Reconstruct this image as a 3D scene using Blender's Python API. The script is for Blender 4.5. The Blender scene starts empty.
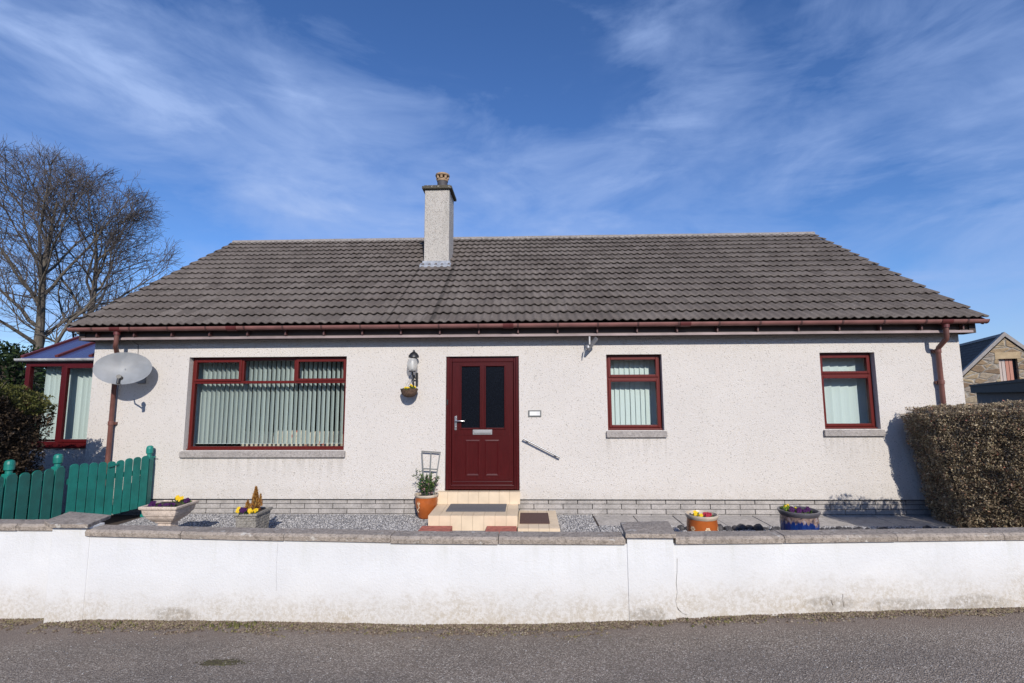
import bpy, math, random
import numpy as np
from mathutils import Vector, Matrix, noise
R = math.radians
rnd = random.Random(7)
sc = bpy.context.scene
col = sc.collection

# ------------------------------------------------------------ materials
def nm(name):
    m = bpy.data.materials.new(name); m.use_nodes = True
    nt = m.node_tree; b = nt.nodes['Principled BSDF']
    return m, nt, b
def N(nt, t, **kw):
    n = nt.nodes.new(t)
    for k, v in kw.items():
        if k in n.inputs: n.inputs[k].default_value = v
        else: setattr(n, k, v)
    return n
def L(nt, a, b): nt.links.new(a, b)
def c4(c): return (c[0], c[1], c[2], 1)
def coords(nt, scale=(1, 1, 1), loc=(0, 0, 0)):
    g = N(nt, 'ShaderNodeNewGeometry')
    mp = N(nt, 'ShaderNodeMapping'); mp.inputs['Scale'].default_value = scale; mp.inputs['Location'].default_value = loc
    L(nt, g.outputs['Position'], mp.inputs['Vector'])
    return mp.outputs['Vector']
def ramp(nt, src, stops):
    r = N(nt, 'ShaderNodeValToRGB'); e = r.color_ramp.elements
    while len(e) < len(stops): e.new(.5)
    for i, (p, c) in enumerate(stops):
        e[i].position = p; e[i].color = c4(c) if not isinstance(c, (int, float)) else (c, c, c, 1)
    L(nt, src, r.inputs[0]); return r.outputs[0]
def mix(nt, f, a, b, mode='MIX'):
    m = N(nt, 'ShaderNodeMix'); m.data_type = 'RGBA'; m.blend_type = mode
    for s, v in ((m.inputs[0], f), (m.inputs[6], a), (m.inputs[7], b)):
        if hasattr(v, 'is_output'): L(nt, v, s)
        elif isinstance(v, (int, float)): s.default_value = v
        else: s.default_value = c4(v)
    return m.outputs[2]
def noise_t(nt, vec, scale, detail=4, rough=.55, dist=0):
    n = N(nt, 'ShaderNodeTexNoise'); n.inputs['Scale'].default_value = scale
    n.inputs['Detail'].default_value = detail; n.inputs['Roughness'].default_value = rough; n.inputs['Distortion'].default_value = dist
    L(nt, vec, n.inputs['Vector']); return n.outputs['Fac']
def vor(nt, vec, scale, out='Distance', feature='F1'):
    n = N(nt, 'ShaderNodeTexVoronoi'); n.inputs['Scale'].default_value = scale; n.feature = feature
    L(nt, vec, n.inputs['Vector']); return n.outputs[out]
def mth(nt, op, a, b=None, clamp=False):
    m = N(nt, 'ShaderNodeMath'); m.operation = op; m.use_clamp = clamp
    for s, v in ((m.inputs[0], a), (m.inputs[1], b)):
        if v is None: continue
        if hasattr(v, 'is_output'): L(nt, v, s)
        else: s.default_value = v
    return m.outputs[0]
def bump(nt, b, h, strength, dist=.01):
    n = N(nt, 'ShaderNodeBump'); n.inputs['Strength'].default_value = strength; n.inputs['Distance'].default_value = dist
    L(nt, h, n.inputs['Height']); L(nt, n.outputs[0], b.inputs['Normal'])
def sepz(nt, vec, ax='Z'):
    s = N(nt, 'ShaderNodeSeparateXYZ'); L(nt, vec, s.inputs[0]); return s.outputs[ax]
def simple(name, c, rough=.6, metal=0, var=.15, vs=8, bs=0, bscale=200, coat=0):
    m, nt, b = nm(name); v = coords(nt)
    n = noise_t(nt, v, vs, 5)
    d = [x * (1 - var) for x in c]; l = [min(1, x * (1 + var)) for x in c]
    L(nt, ramp(nt, n, [(.3, d), (.7, l)]), b.inputs['Base Color'])
    b.inputs['Roughness'].default_value = rough; b.inputs['Metallic'].default_value = metal
    b.inputs['Coat Weight'].default_value = coat
    if bs: bump(nt, b, noise_t(nt, v, bscale, 3), bs, .004)
    return m
M = {}
def harl(name, base, dark, chip=.24, stain=(.45, .42, .38), grime=.25, vs=90):
    m, nt, b = nm(name); v = coords(nt)
    big = noise_t(nt, v, .9, 5, .6)
    c0 = ramp(nt, big, [(.3, [x * .93 for x in base]), (.7, base)])
    ch = vor(nt, v, vs, 'Color'); s = N(nt, 'ShaderNodeSeparateColor'); L(nt, ch, s.inputs[0])
    f = ramp(nt, s.outputs[0], [(.0, 1), (chip * .35, .75), (chip * .5, 0)])
    c1 = mix(nt, f, c0, dark)
    f2 = ramp(nt, s.outputs[1], [(.75, 0), (.95, .35)])
    c1 = mix(nt, f2, c1, (.55, .47, .40))
    n3 = noise_t(nt, coords(nt, (2.2, 1, .35)), 2.0, 6, .65)
    f3 = ramp(nt, n3, [(.52, 0), (.8, grime)])
    c1 = mix(nt, f3, c1, stain)
    sx_ = N(nt, 'ShaderNodeSeparateXYZ'); L(nt, v, sx_.inputs[0]); fine = noise_t(nt, coords(nt, (14, 1, 1.2)), 1.5, 5, .6)
    spl = mth(nt, 'MULTIPLY', ramp(nt, sx_.outputs['Z'], [(.17, .55), (.42, 0)]), ramp(nt, noise_t(nt, v, 7, 5, .7), [(.35, 0), (.7, 1)]))
    c1 = mix(nt, spl, c1, (.42, .38, .33))
    for x0_, x1_, zt_ in ((-5.5, -2.9, .80), (1.22, 2.16, 1.09), (4.55, 5.45, 1.10)) if name == 'harling' else ():
        inx = mth(nt, 'MULTIPLY', mth(nt, 'GREATER_THAN', sx_.outputs['X'], x0_), mth(nt, 'LESS_THAN', sx_.outputs['X'], x1_))
        dz_ = mth(nt, 'SUBTRACT', zt_, sx_.outputs['Z'])
        st_ = mth(nt, 'MULTIPLY', mth(nt, 'MULTIPLY', inx, ramp(nt, dz_, [(0, .5), (.38, 0)])), ramp(nt, fine, [(.42, 0), (.62, 1)]))
        c1 = mix(nt, mth(nt, 'MULTIPLY', st_, mth(nt, 'GREATER_THAN', dz_, 0.0)), c1, (.40, .37, .33))
    L(nt, c1, b.inputs['Base Color']); b.inputs['Roughness'].default_value = .92
    b.inputs['Specular IOR Level'].default_value = .2
    h = mth(nt, 'ADD', vor(nt, v, vs), mth(nt, 'MULTIPLY', noise_t(nt, v, 40, 4), .8))
    bump(nt, b, h, .62, .012)
    return m
M['harl'] = harl('harling', (.63, .595, .56), (.36, .335, .31), .10, (.50, .47, .43), .18, 95)
M['harl_grey'] = harl('chimney_harling', (.47, .445, .41), (.24, .22, .20), .5, (.26, .25, .22), .7, 80)
M['harl_side'] = harl('conservatory_harling', (.62, .58, .55), (.3, .27, .25))

# painted rough street wall
def wall_paint():
    m, nt, b = nm('white_masonry_paint'); v = coords(nt)
    z = sepz(nt, v)
    x = sepz(nt, v, 'X')
    n = noise_t(nt, v, 2.2, 6, .65); nf = noise_t(nt, v, 26, 5, .7); nv = noise_t(nt, v, 6, 6, .7)
    base = ramp(nt, n, [(.3, (.60, .605, .615)), (.7, (.665, .67, .675))])
    # splashed dirt rising from the road
    hgt = mth(nt, 'SUBTRACT', z, mth(nt, 'MULTIPLY', x, .03))
    t = mth(nt, 'ADD', hgt, mth(nt, 'MULTIPLY', mth(nt, 'SUBTRACT', nv, .5), -.42))
    low = ramp(nt, t, [(.0, 1), (.08, .75), (.27, 0)])
    low2 = mth(nt, 'MULTIPLY', low, ramp(nt, noise_t(nt, v, 34, 7, .8), [(.44, .15), (.56, 1)]))
    c = mix(nt, low2, base, (.33, .28, .21))
    wide = mth(nt, 'MULTIPLY', ramp(nt, hgt, [(.0, 1), (.40, 0)]), .5)
    c = mix(nt, wide, c, (.54, .49, .42))
    # algae and drips below the coping, old patches
    top_ = mth(nt, 'MULTIPLY', ramp(nt, z, [(.30, 0), (.60, .8)]), ramp(nt, noise_t(nt, coords(nt, (10, 1, .7)), 1.3, 6, .65), [(.52, 0), (.70, .55)]))
    c = mix(nt, top_, c, (.46, .47, .42))
    c = mix(nt, ramp(nt, noise_t(nt, coords(nt, (.8, 1, 1.6)), 1.7, 3, .5), [(.40, .35), (.60, 0)]), c, (.56, .56, .56))
    # patchy grey blotches
    bl = mth(nt, 'MULTIPLY', ramp(nt, noise_t(nt, v, 1.3, 3, .5), [(.55, 0), (.7, 1)]), ramp(nt, nf, [(.5, 0), (.75, .4)]))
    c = mix(nt, bl, c, (.45, .45, .42))
    for X_, w_, z_ in ((2.36, .22, .13), (2.9, .30, .10), (.92, .16, .06), (-2.9, .25, -.02), (3.5, .3, .12)):
        dx_ = mth(nt, 'DIVIDE', mth(nt, 'SUBTRACT', x, X_), w_); dz_ = mth(nt, 'DIVIDE', mth(nt, 'SUBTRACT', z, z_), .07)
        rr_ = mth(nt, 'SUBTRACT', mth(nt, 'ADD', mth(nt, 'MULTIPLY', dx_, dx_), mth(nt, 'MULTIPLY', dz_, dz_)), mth(nt, 'MULTIPLY', nv, .9))
        c = mix(nt, mth(nt, 'MULTIPLY', ramp(nt, rr_, [(.0, .6), (.6, 0)]), ramp(nt, noise_t(nt, v, 30, 6, .8), [(.40, 0), (.55, 1)])), c, (.22, .19, .15))
    pk = ramp(nt, vor(nt, v, 70), [(.04, .5), (.10, 0)])
    sel = ramp(nt, noise_t(nt, v, 9, 3), [(.52, 0), (.66, 1)])
    c = mix(nt, mth(nt, 'MULTIPLY', pk, sel), c, (.42, .40, .36))
    L(nt, c, b.inputs['Base Color']); b.inputs['Roughness'].default_value = .85
    b.inputs['Specular IOR Level'].default_value = .25
    h = mth(nt, 'ADD', noise_t(nt, v, 60, 6, .7), mth(nt, 'MULTIPLY', noise_t(nt, v, 5, 2), .5))
    bump(nt, b, h, .38, .012)
    return m
M['wallpaint'] = wall_paint()

def concrete(name, c, dark, sc_=22, lichen=.25, bs=.7):
    m, nt, b = nm(name); v = coords(nt)
    n = noise_t(nt, v, sc_, 7, .75); n2 = noise_t(nt, v, 3.5, 5, .6); n3 = vor(nt, v, 110, 'Color')
    c1 = ramp(nt, n, [(.32, dark), (.5, c), (.72, [min(1, x * 1.25) for x in c])])
    c1 = mix(nt, ramp(nt, n2, [(.45, 0), (.7, .5)]), c1, [x * .62 for x in c])
    s = N(nt, 'ShaderNodeSeparateColor'); L(nt, n3, s.inputs[0])
    c1 = mix(nt, ramp(nt, s.outputs[0], [(.8, 0), (.95, .5)]), c1, [x * .4 for x in c])
    lc = ramp(nt, noise_t(nt, v, 14, 2, .5), [(.66, 0), (.72, lichen * 2)])
    c1 = mix(nt, lc, c1, (.62, .60, .55))
    L(nt, c1, b.inputs['Base Color']); b.inputs['Roughness'].default_value = .95
    b.inputs['Specular IOR Level'].default_value = .2
    bump(nt, b, mth(nt, 'ADD', n, mth(nt, 'MULTIPLY', vor(nt, v, 90), .5)), bs, .012)
    return m
M['coping'] = concrete('coping_concrete', (.35, .30, .255), (.15, .125, .105), 26)
M['sill'] = concrete('sill_concrete', (.36, .33, .31), (.22, .20, .19), 30, .05)
M['paving'] = concrete('paving_concrete', (.42, .39, .36), (.28, .26, .24), 12, .1, .3)
M['caprough'] = concrete('chimney_cap_concrete', (.10, .09, .07), (.03, .03, .025), 30, .2)
M['block'] = concrete('pale_facing_block', (.375, .35, .33), (.25, .235, .22), 9, .12, .4)
M['brickplanter'] = concrete('rough_grey_stone', (.30, .28, .25), (.12, .11, .10), 40, .1, 1)
M['trough'] = concrete('cast_stone', (.60, .50, .42), (.36, .28, .22), 14, .1, .3)
M['mortar'] = simple('dark_mortar', (.045, .042, .04), .95, var=.3, vs=30)
M['ridge'] = concrete('ridge_tile_concrete', (.29, .265, .25), (.14, .13, .12), 25, .2)

def roof_tile():
    m, nt, b = nm('roof_tile_concrete'); v = coords(nt)
    s = N(nt, 'ShaderNodeSeparateXYZ'); L(nt, v, s.inputs[0])
    row = mth(nt, 'FLOOR', mth(nt, 'MULTIPLY', mth(nt, 'SUBTRACT', s.outputs['Y'], 7.38), 1 / .257))
    cx = mth(nt, 'FLOOR', mth(nt, 'DIVIDE', mth(nt, 'ADD', s.outputs['X'], mth(nt, 'MULTIPLY', row, .133)), .266))
    cb = N(nt, 'ShaderNodeCombineXYZ'); L(nt, cx, cb.inputs[0]); L(nt, row, cb.inputs[1])
    wn = N(nt, 'ShaderNodeTexWhiteNoise'); wn.noise_dimensions = '3D'; L(nt, cb.outputs[0], wn.inputs['Vector'])
    c0 = ramp(nt, wn.outputs['Value'], [(0, (.098, .082, .075)), (.5, (.122, .103, .094)), (1, (.155, .133, .122))])
    n = noise_t(nt, v, 28, 6, .75); n2 = noise_t(nt, v, 1.3, 5, .6)
    c1 = mix(nt, ramp(nt, n, [(.3, .55), (.6, 0)]), c0, (.045, .040, .037))
    c1 = mix(nt, ramp(nt, n2, [(.42, 0), (.72, .2)]), c1, (.19, .17, .155))
    c1 = mix(nt, ramp(nt, noise_t(nt, v, 3.2, 6, .7), [(.52, 0), (.68, .4)]), c1, (.06, .054, .047))
    # pale lichen spots
    sp = ramp(nt, vor(nt, v, 16), [(.06, 1), (.16, 0)])
    sel = ramp(nt, noise_t(nt, v, 5, 4, .6), [(.52, 0), (.62, 1)])
    c1 = mix(nt, mth(nt, 'MULTIPLY', mth(nt, 'MULTIPLY', sp, sel), .6), c1, (.42, .40, .36))
    # run-off streaks of soot below the stack
    for X, w in ((-1.47, .05), (-2.17, .03)):
        d = mth(nt, 'ABSOLUTE', mth(nt, 'SUBTRACT', s.outputs['X'], X))
        st = mth(nt, 'MULTIPLY', ramp(nt, d, [(w * .5, .8), (w, 0)]), ramp(nt, s.outputs['Y'], [(0, 1), (1, 1)]))
        lt = mth(nt, 'LESS_THAN', s.outputs['Y'], 9.75)
        c1 = mix(nt, mth(nt, 'MULTIPLY', mth(nt, 'MULTIPLY', st, lt), ramp(nt, n, [(.35, 1), (.7, .45)])), c1, (.025, .022, .020))
    L(nt, c1, b.inputs['Base Color']); b.inputs['Roughness'].default_value = .9
    b.inputs['Specular IOR Level'].default_value = .25
    bump(nt, b, n, .5, .01)
    return m
M['tile'] = roof_tile()

def asphalt():
    m, nt, b = nm('asphalt'); v = coords(nt)
    vc = vor(nt, v, 150, 'Color'); s = N(nt, 'ShaderNodeSeparateColor'); L(nt, vc, s.inputs[0])
    base = ramp(nt, s.outputs[0], [(0, (.12, .096, .076)), (.5, (.23, .187, .15)), (.86, (.33, .275, .225)), (.97, (.50, .45, .39))])
    big = noise_t(nt, coords(nt, (.6, 1.3, 1)), 1.1, 4, .5)
    c = mix(nt, ramp(nt, big, [(.38, .35), (.62, 0)]), base, (.085, .076, .072))
    c = mix(nt, ramp(nt, big, [(.55, 0), (.75, .25)]), c, (.20, .19, .185))
    # dusty silt fading out from the wall foot
    sy = sepz(nt, v, 'Y')
    t = mth(nt, 'ADD', sy, mth(nt, 'MULTIPLY', noise_t(nt, v, 5, 6, .7), .35))
    c = mix(nt, ramp(nt, mth(nt, 'SUBTRACT', t, 3.55), [(.32, 0), (.55, .75)]), c, (.19, .15, .125))
    L(nt, c, b.inputs['Base Color']); b.inputs['Roughness'].default_value = .85
    b.inputs['Specular IOR Level'].default_value = .3
    h = mth(nt, 'ADD', vor(nt, v, 120), mth(nt, 'MULTIPLY', noise_t(nt, v, 14, 4), .6))
    bump(nt, b, h, .8, .008)
    return m
M['asphalt'] = asphalt()

def rand_island(name, stops, rough=.8, trans=0, vscale=None):
    m, nt, b = nm(name); g = N(nt, 'ShaderNodeNewGeometry')
    c = ramp(nt, g.outputs['Random Per Island'], stops)
    if vscale:
        v = coords(nt); n = noise_t(nt, v, vscale, 3)
        c = mix(nt, ramp(nt, n, [(.35, .7), (.65, 0)]), c, [x * .35 for x in stops[0][1]])
    L(nt, c, b.inputs['Base Color']); b.inputs['Roughness'].default_value = rough
    b.inputs['Specular IOR Level'].default_value = .25
    return m
M['gravel'] = rand_island('gravel_chips', [(0, (.13, .125, .13)), (.35, (.24, .235, .24)), (.7, (.36, .35, .35)), (1, (.56, .54, .52))])
M['gravelbed'] = simple('gravel_dust', (.20, .20, .21), .95, var=.4, vs=60, bs=.8)
M['soil'] = simple('soil', (.05, .035, .025), .95, var=.4, vs=40, bs=.8, bscale=60)
M['grass'] = simple('field_grass', (.07, .10, .03), .95, var=.4, vs=3)
M['blocker_scrub'] = simple('sky_blocker_scrub', (.035, .032, .020), .95, var=.5, vs=1.2)  # for the added ground that holds back sky light
M['moss'] = rand_island('moss_tufts', [(0, (.08, .056, .04)), (.35, (.17, .125, .09)), (.7, (.28, .215, .16)), (.86, (.17, .155, .05)), (1, (.40, .33, .26))])
M['mosspatch'] = rand_island('moss_patch_tufts', [(0, (.06, .05, .035)), (.6, (.10, .085, .055)), (1, (.12, .12, .045))])
M['weed'] = rand_island('weed_leaves', [(0, (.06, .06, .018)), (.6, (.13, .125, .04)), (1, (.22, .19, .08))])
M['silt'] = simple('silt', (.10, .08, .058), .95, var=.5, vs=35, bs=.9, bscale=50)

def upvc(name, c, rough=.35):
    m, nt, b = nm(name); v = coords(nt, (60, 60, 4))
    n = noise_t(nt, v, 1.5, 4)
    L(nt, ramp(nt, n, [(.3, [x * .8 for x in c]), (.7, [x * 1.15 for x in c])]), b.inputs['Base Color'])
    b.inputs['Roughness'].default_value = rough; b.inputs['Specular IOR Level'].default_value = .3; bump(nt, b, n, .08, .002)
    return m
M['mahog'] = upvc('mahogany_upvc', (.105, .011, .009), .38)
M['mahogdoor'] = upvc('mahogany_door_skin', (.056, .005, .0055), .3)
M['mahogdark'] = upvc('dark_mahogany_upvc', (.070, .006, .008), .38)
M['seal'] = simple('black_seal', (.012, .012, .012), .5)
M['gutter'] = simple('faded_brown_pvc', (.215, .095, .085), .55, var=.22, vs=5)
M['pipe'] = simple('brown_pvc_pipe', (.15, .062, .05), .5, var=.25, vs=6)
M['union'] = simple('dark_brown_pvc', (.115, .025, .025), .5, var=.2)
M['bracket'] = simple('gutter_bracket_pvc', (.09, .04, .038), .6)
M['fascia'] = simple('faded_fascia_board', (.27, .21, .205), .6, var=.25, vs=3)
M['soffit'] = simple('brown_soffit', (.05, .035, .03), .7)
M['greygutter'] = simple('weathered_white_pvc', (.42, .43, .44), .6, var=.3, vs=12)
M['steel'] = simple('brushed_steel', (.62, .62, .62), .3, 1, var=.05)
M['railgrey'] = simple('dull_rail_metal', (.34, .34, .345), .4, .5, var=.1)
M['greymetal'] = simple('galvanised_metal', (.30, .30, .31), .5, .5, var=.2, vs=20)
M['dish'] = simple('perforated_dish', (.27, .285, .30), .5, var=.12, vs=6)
_nt = M['dish'].node_tree; _o = [n for n in _nt.nodes if n.type == 'OUTPUT_MATERIAL'][0]; _t = N(_nt, 'ShaderNodeBsdfTransparent'); _m = N(_nt, 'ShaderNodeMixShader'); _m.inputs[0].default_value = .27
L(_nt, _nt.nodes['Principled BSDF'].outputs[0], _m.inputs[1]); L(_nt, _t.outputs[0], _m.inputs[2]); L(_nt, _m.outputs[0], _o.inputs[0])
M['black'] = simple('black_plastic', (.015, .015, .017), .45)
M['lead'] = simple('lead_sheet', (.26, .28, .32), .6, .1, var=.3, vs=14)
M['tilebuff'] = simple('buff_quarry_tile', (.62, .50, .36), .5, var=.10, vs=5, bs=.1)
M['grout'] = simple('grout', (.36, .29, .21), .9)
M['redpaver'] = simple('red_clay_paver', (.36, .11, .08), .9, var=.3, vs=18, bs=.5)
M['matgrey'] = simple('grey_rubber', (.115, .115, .125), .8, var=.2, vs=60, bs=.4)
M['matbrown'] = simple('brown_coir', (.085, .045, .038), .95, var=.3, vs=90, bs=.6)
M['terra'] = simple('glazed_terracotta', (.36, .092, .020), .3, var=.25, vs=6)
M['terrarim'] = simple('pale_glaze', (.50, .42, .33), .4, var=.2)
M['cream'] = simple('cream_slip', (.68, .52, .34), .5)
M['blueglaze'] = None
M['picket'] = simple('green_fence_paint', (.006, .130, .110), .5, var=.22, vs=7, bs=.25, bscale=60)
M['picketlight'] = simple('green_post_paint', (.010, .19, .16), .45, var=.2, vs=8)
M['white'] = simple('white_plastic', (.75, .75, .73), .4)
M['pot_buff'] = simple('buff_chimney_clay', (.30, .20, .12), .8, var=.3, vs=20, bs=.5)
M['pot_dark'] = simple('dark_chimney_clay', (.055, .05, .055), .7)
M['greenmetal'] = simple('grey_painted_steel', (.15, .155, .15), .5)
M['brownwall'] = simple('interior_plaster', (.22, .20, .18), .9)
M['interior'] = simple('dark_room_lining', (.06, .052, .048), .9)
def blue_pot():
    m, nt, b = nm('blue_drip_glaze'); v = coords(nt)
    z = sepz(nt, v); n = noise_t(nt, coords(nt, (30, 30, 5)), 1, 4)
    t = mth(nt, 'ADD', z, mth(nt, 'MULTIPLY', mth(nt, 'SUBTRACT', n, .5), .22))
    n2 = noise_t(nt, v, 25, 4)
    br = ramp(nt, n2, [(.35, (.07, .055, .07)), (.55, (.30, .21, .17)), (.7, (.35, .33, .40))])
    bl = ramp(nt, n, [(.3, (.006, .018, .10)), (.7, (.012, .045, .20))])
    c = mix(nt, ramp(nt, t, [(.262, 0), (.285, 1)]), bl, br)
    L(nt, c, b.inputs['Base Color']); b.inputs['Roughness'].default_value = .25
    return m
M['blueglaze'] = blue_pot()
M['bluerim'] = simple('dark_glaze_rim', (.10, .095, .11), .3, var=.2)
def glass(name, tint=(.95, .98, .98), refl=.55, rough=0.0):
    m = bpy.data.materials.new(name); m.use_nodes = True; nt = m.node_tree; nt.nodes.clear()
    o = N(nt, 'ShaderNodeOutputMaterial'); t = N(nt, 'ShaderNodeBsdfTransparent'); t.inputs[0].default_value = c4(tint)
    g = N(nt, 'ShaderNodeBsdfGlossy'); g.inputs['Roughness'].default_value = rough
    f = N(nt, 'ShaderNodeFresnel'); f.inputs[0].default_value = 1.52
    mx = N(nt, 'ShaderNodeMixShader'); gb_ = N(nt, 'ShaderNodeNewGeometry'); L(nt, mth(nt, 'MULTIPLY', mth(nt, 'MULTIPLY', f.outputs[0], refl * 1.7, True), mth(nt, 'SUBTRACT', 1.0, gb_.outputs['Backfacing'])), mx.inputs[0])
    v = coords(nt); bp = N(nt, 'ShaderNodeBump'); bp.inputs['Strength'].default_value = .02; L(nt, noise_t(nt, v, 1.5, 2), bp.inputs['Height'])
    L(nt, bp.outputs[0], g.inputs['Normal'])
    L(nt, t.outputs[0], mx.inputs[1]); L(nt, g.outputs[0], mx.inputs[2]); L(nt, mx.outputs[0], o.inputs[0])
    return m
M['glass'] = glass('window_glass')
m, nt, b = nm('obscured_door_glass'); v = coords(nt)
L(nt, ramp(nt, noise_t(nt, v, 60, 3), [(.4, (.003, .004, .007)), (.70, (.006, .008, .013)), (.85, (.03, .036, .05))]), b.inputs['Base Color'])
b.inputs['Roughness'].default_value = .2; b.inputs['Specular IOR Level'].default_value = .22
bump(nt, b, noise_t(nt, v, 38, 2), .12, .01); M['doorglass'] = m
m, nt, b = nm('tinted_roof_sheet'); b.inputs['Base Color'].default_value = (.045, .06, .16, 1); b.inputs['Roughness'].default_value = .25
bump(nt, b, noise_t(nt, coords(nt), 3, 2), .1, .02); M['roofsheet'] = m
def blind_mat():
    m, nt, b = nm('blind_fabric'); v = coords(nt)
    L(nt, ramp(nt, noise_t(nt, v, 120, 2), [(.3, (.68, .73, .70)), (.7, (.78, .82, .79))]), b.inputs['Base Color'])
    b.inputs['Roughness'].default_value = .8
    tr = N(nt, 'ShaderNodeBsdfTranslucent'); tr.inputs[0].default_value = (.5, .58, .54, 1)
    mx = N(nt, 'ShaderNodeMixShader'); mx.inputs[0].default_value = .25
    o = [n for n in nt.nodes if n.type == 'OUTPUT_MATERIAL'][0]
    L(nt, b.outputs[0], mx.inputs[1]); L(nt, tr.outputs[0], mx.inputs[2]); L(nt, mx.outputs[0], o.inputs[0])
    return m
M['blind'] = blind_mat()
m, nt, b = nm('floral_fabric'); v = coords(nt)
c = mix(nt, ramp(nt, vor(nt, v, 7), [(.12, 1), (.3, 0)]), (.55, .47, .38), (.42, .10, .08))
c = mix(nt, ramp(nt, noise_t(nt, v, 40, 3), [(.5, 0), (.65, .6)]), c, (.30, .24, .18))
L(nt, c, b.inputs['Base Color']); b.inputs['Roughness'].default_value = .9; M['floral'] = m
def bark(name, a, c):
    m, nt, b = nm(name); v = coords(nt, (1, 1, .3))
    L(nt, ramp(nt, noise_t(nt, v, 7, 5, .7), [(.3, a), (.7, c)]), b.inputs['Base Color']); b.inputs['Roughness'].default_value = .95
    return m
M['bark'] = bark('bark', (.06, .052, .042), (.17, .145, .115))
M['twig'] = bark('twig_bark', (.045, .038, .036), (.12, .10, .092))
M['hedge_core2'] = simple('hedge_inner_twigs', (.14, .11, .075), 1, var=.8, vs=26, bs=1, bscale=22)
def leafmat(name, stops, trans=.3):
    m = rand_island(name, stops, .6); nt = m.node_tree; b = nt.nodes['Principled BSDF']
    o = [n for n in nt.nodes if n.type == 'OUTPUT_MATERIAL'][0]; t = N(nt, 'ShaderNodeBsdfTranslucent'); mx = N(nt, 'ShaderNodeMixShader'); mx.inputs[0].default_value = trans
    L(nt, b.inputs['Base Color'].links[0].from_socket, t.inputs[0]); L(nt, b.outputs[0], mx.inputs[1]); L(nt, t.outputs[0], mx.inputs[2]); L(nt, mx.outputs[0], o.inputs[0])
    return m
M['hedge_r'] = leafmat('hedge_leaves_olive', [(0, (.13, .094, .062)), (.4, (.32, .245, .165)), (.75, (.44, .37, .23)), (.93, (.62, .53, .39)), (1, (.44, .15, .10))])
M['hedge_twig'] = rand_island('hedge_twigs', [(0, (.16, .12, .09)), (1, (.42, .35, .28))])
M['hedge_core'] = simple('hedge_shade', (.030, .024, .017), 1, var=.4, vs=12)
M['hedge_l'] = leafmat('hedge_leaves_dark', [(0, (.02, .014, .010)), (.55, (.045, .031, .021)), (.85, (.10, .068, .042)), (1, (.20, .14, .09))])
M['hedge_l_sunlit'] = leafmat('hedge_leaves_sunlit', [(0, (.05, .055, .012)), (.5, (.11, .12, .03)), (1, (.20, .18, .06))])  # lighter, greener leaves with the sunlight on the top put into the colour
M['conifer'] = leafmat('conifer_foliage', [(0, (.008, .016, .006)), (.6, (.02, .038, .012)), (1, (.05, .08, .02))])
M['leaf'] = leafmat('plant_leaves', [(0, (.02, .05, .012)), (.6, (.06, .12, .03)), (1, (.13, .2, .05))])
M['leaflime'] = leafmat('lime_leaves', [(0, (.12, .2, .02)), (1, (.3, .42, .06))])
M['bronze'] = leafmat('bronze_conifer', [(0, (.22, .08, .02)), (.6, (.42, .20, .05)), (1, (.55, .36, .12))])
M['purple'] = leafmat('purple_petals', [(0, (.020, .003, .035)), (1, (.065, .008, .085))])
M['yellow'] = leafmat('yellow_petals', [(0, (.75, .42, .01)), (1, (.85, .62, .03))])
M['red'] = leafmat('red_petals', [(0, (.28, .01, .03)), (1, (.45, .03, .06))])
M['pinkp'] = leafmat('pink_petals', [(0, (.35, .18, .2)), (1, (.5, .3, .3))])
def stone():
    m, nt, b = nm('sandstone_rubble'); v = coords(nt, (1, 1, 1.9))
    vc = vor(nt, v, 1.7, 'Color'); s = N(nt, 'ShaderNodeSeparateColor'); L(nt, vc, s.inputs[0])
    c = ramp(nt, s.outputs[0], [(0, (.20, .13, .08)), (.4, (.34, .24, .14)), (.7, (.42, .33, .20)), (1, (.30, .25, .21))])
    e = vor(nt, v, 1.7, 'Distance', 'DISTANCE_TO_EDGE')
    c = mix(nt, ramp(nt, e, [(.03, .8), (.08, 0)]), c, (.40, .37, .32))
    n = noise_t(nt, v, 6, 6, .7); c = mix(nt, ramp(nt, n, [(.35, .6), (.6, 0)]), c, (.10, .08, .06))
    L(nt, c, b.inputs['Base Color']); b.inputs['Roughness'].default_value = .95
    bump(nt, b, mth(nt, 'ADD', n, ramp(nt, e, [(0, 0), (.1, 1)])), .7, .05)
    return m
M['stone'] = stone()
M['slate'] = simple('slate', (.062, .052, .050), .95, var=.35, vs=3)
M['lintel'] = simple('dressed_sandstone', (.40, .30, .18), .9, var=.2, vs=4)
M['board'] = rand_island('weathered_boards', [(0, (.35, .33, .32)), (.6, (.50, .42, .38)), (1, (.45, .18, .12))])
M['darkgrey'] = simple('dark_grey_render', (.10, .09, .088), .9, var=.15)
M['felt'] = simple('black_felt', (.028, .024, .024), .8)
M['crack'] = simple('crack_brown', (.09, .075, .06), 1)  # brown colour of the thin wall cracks

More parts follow.
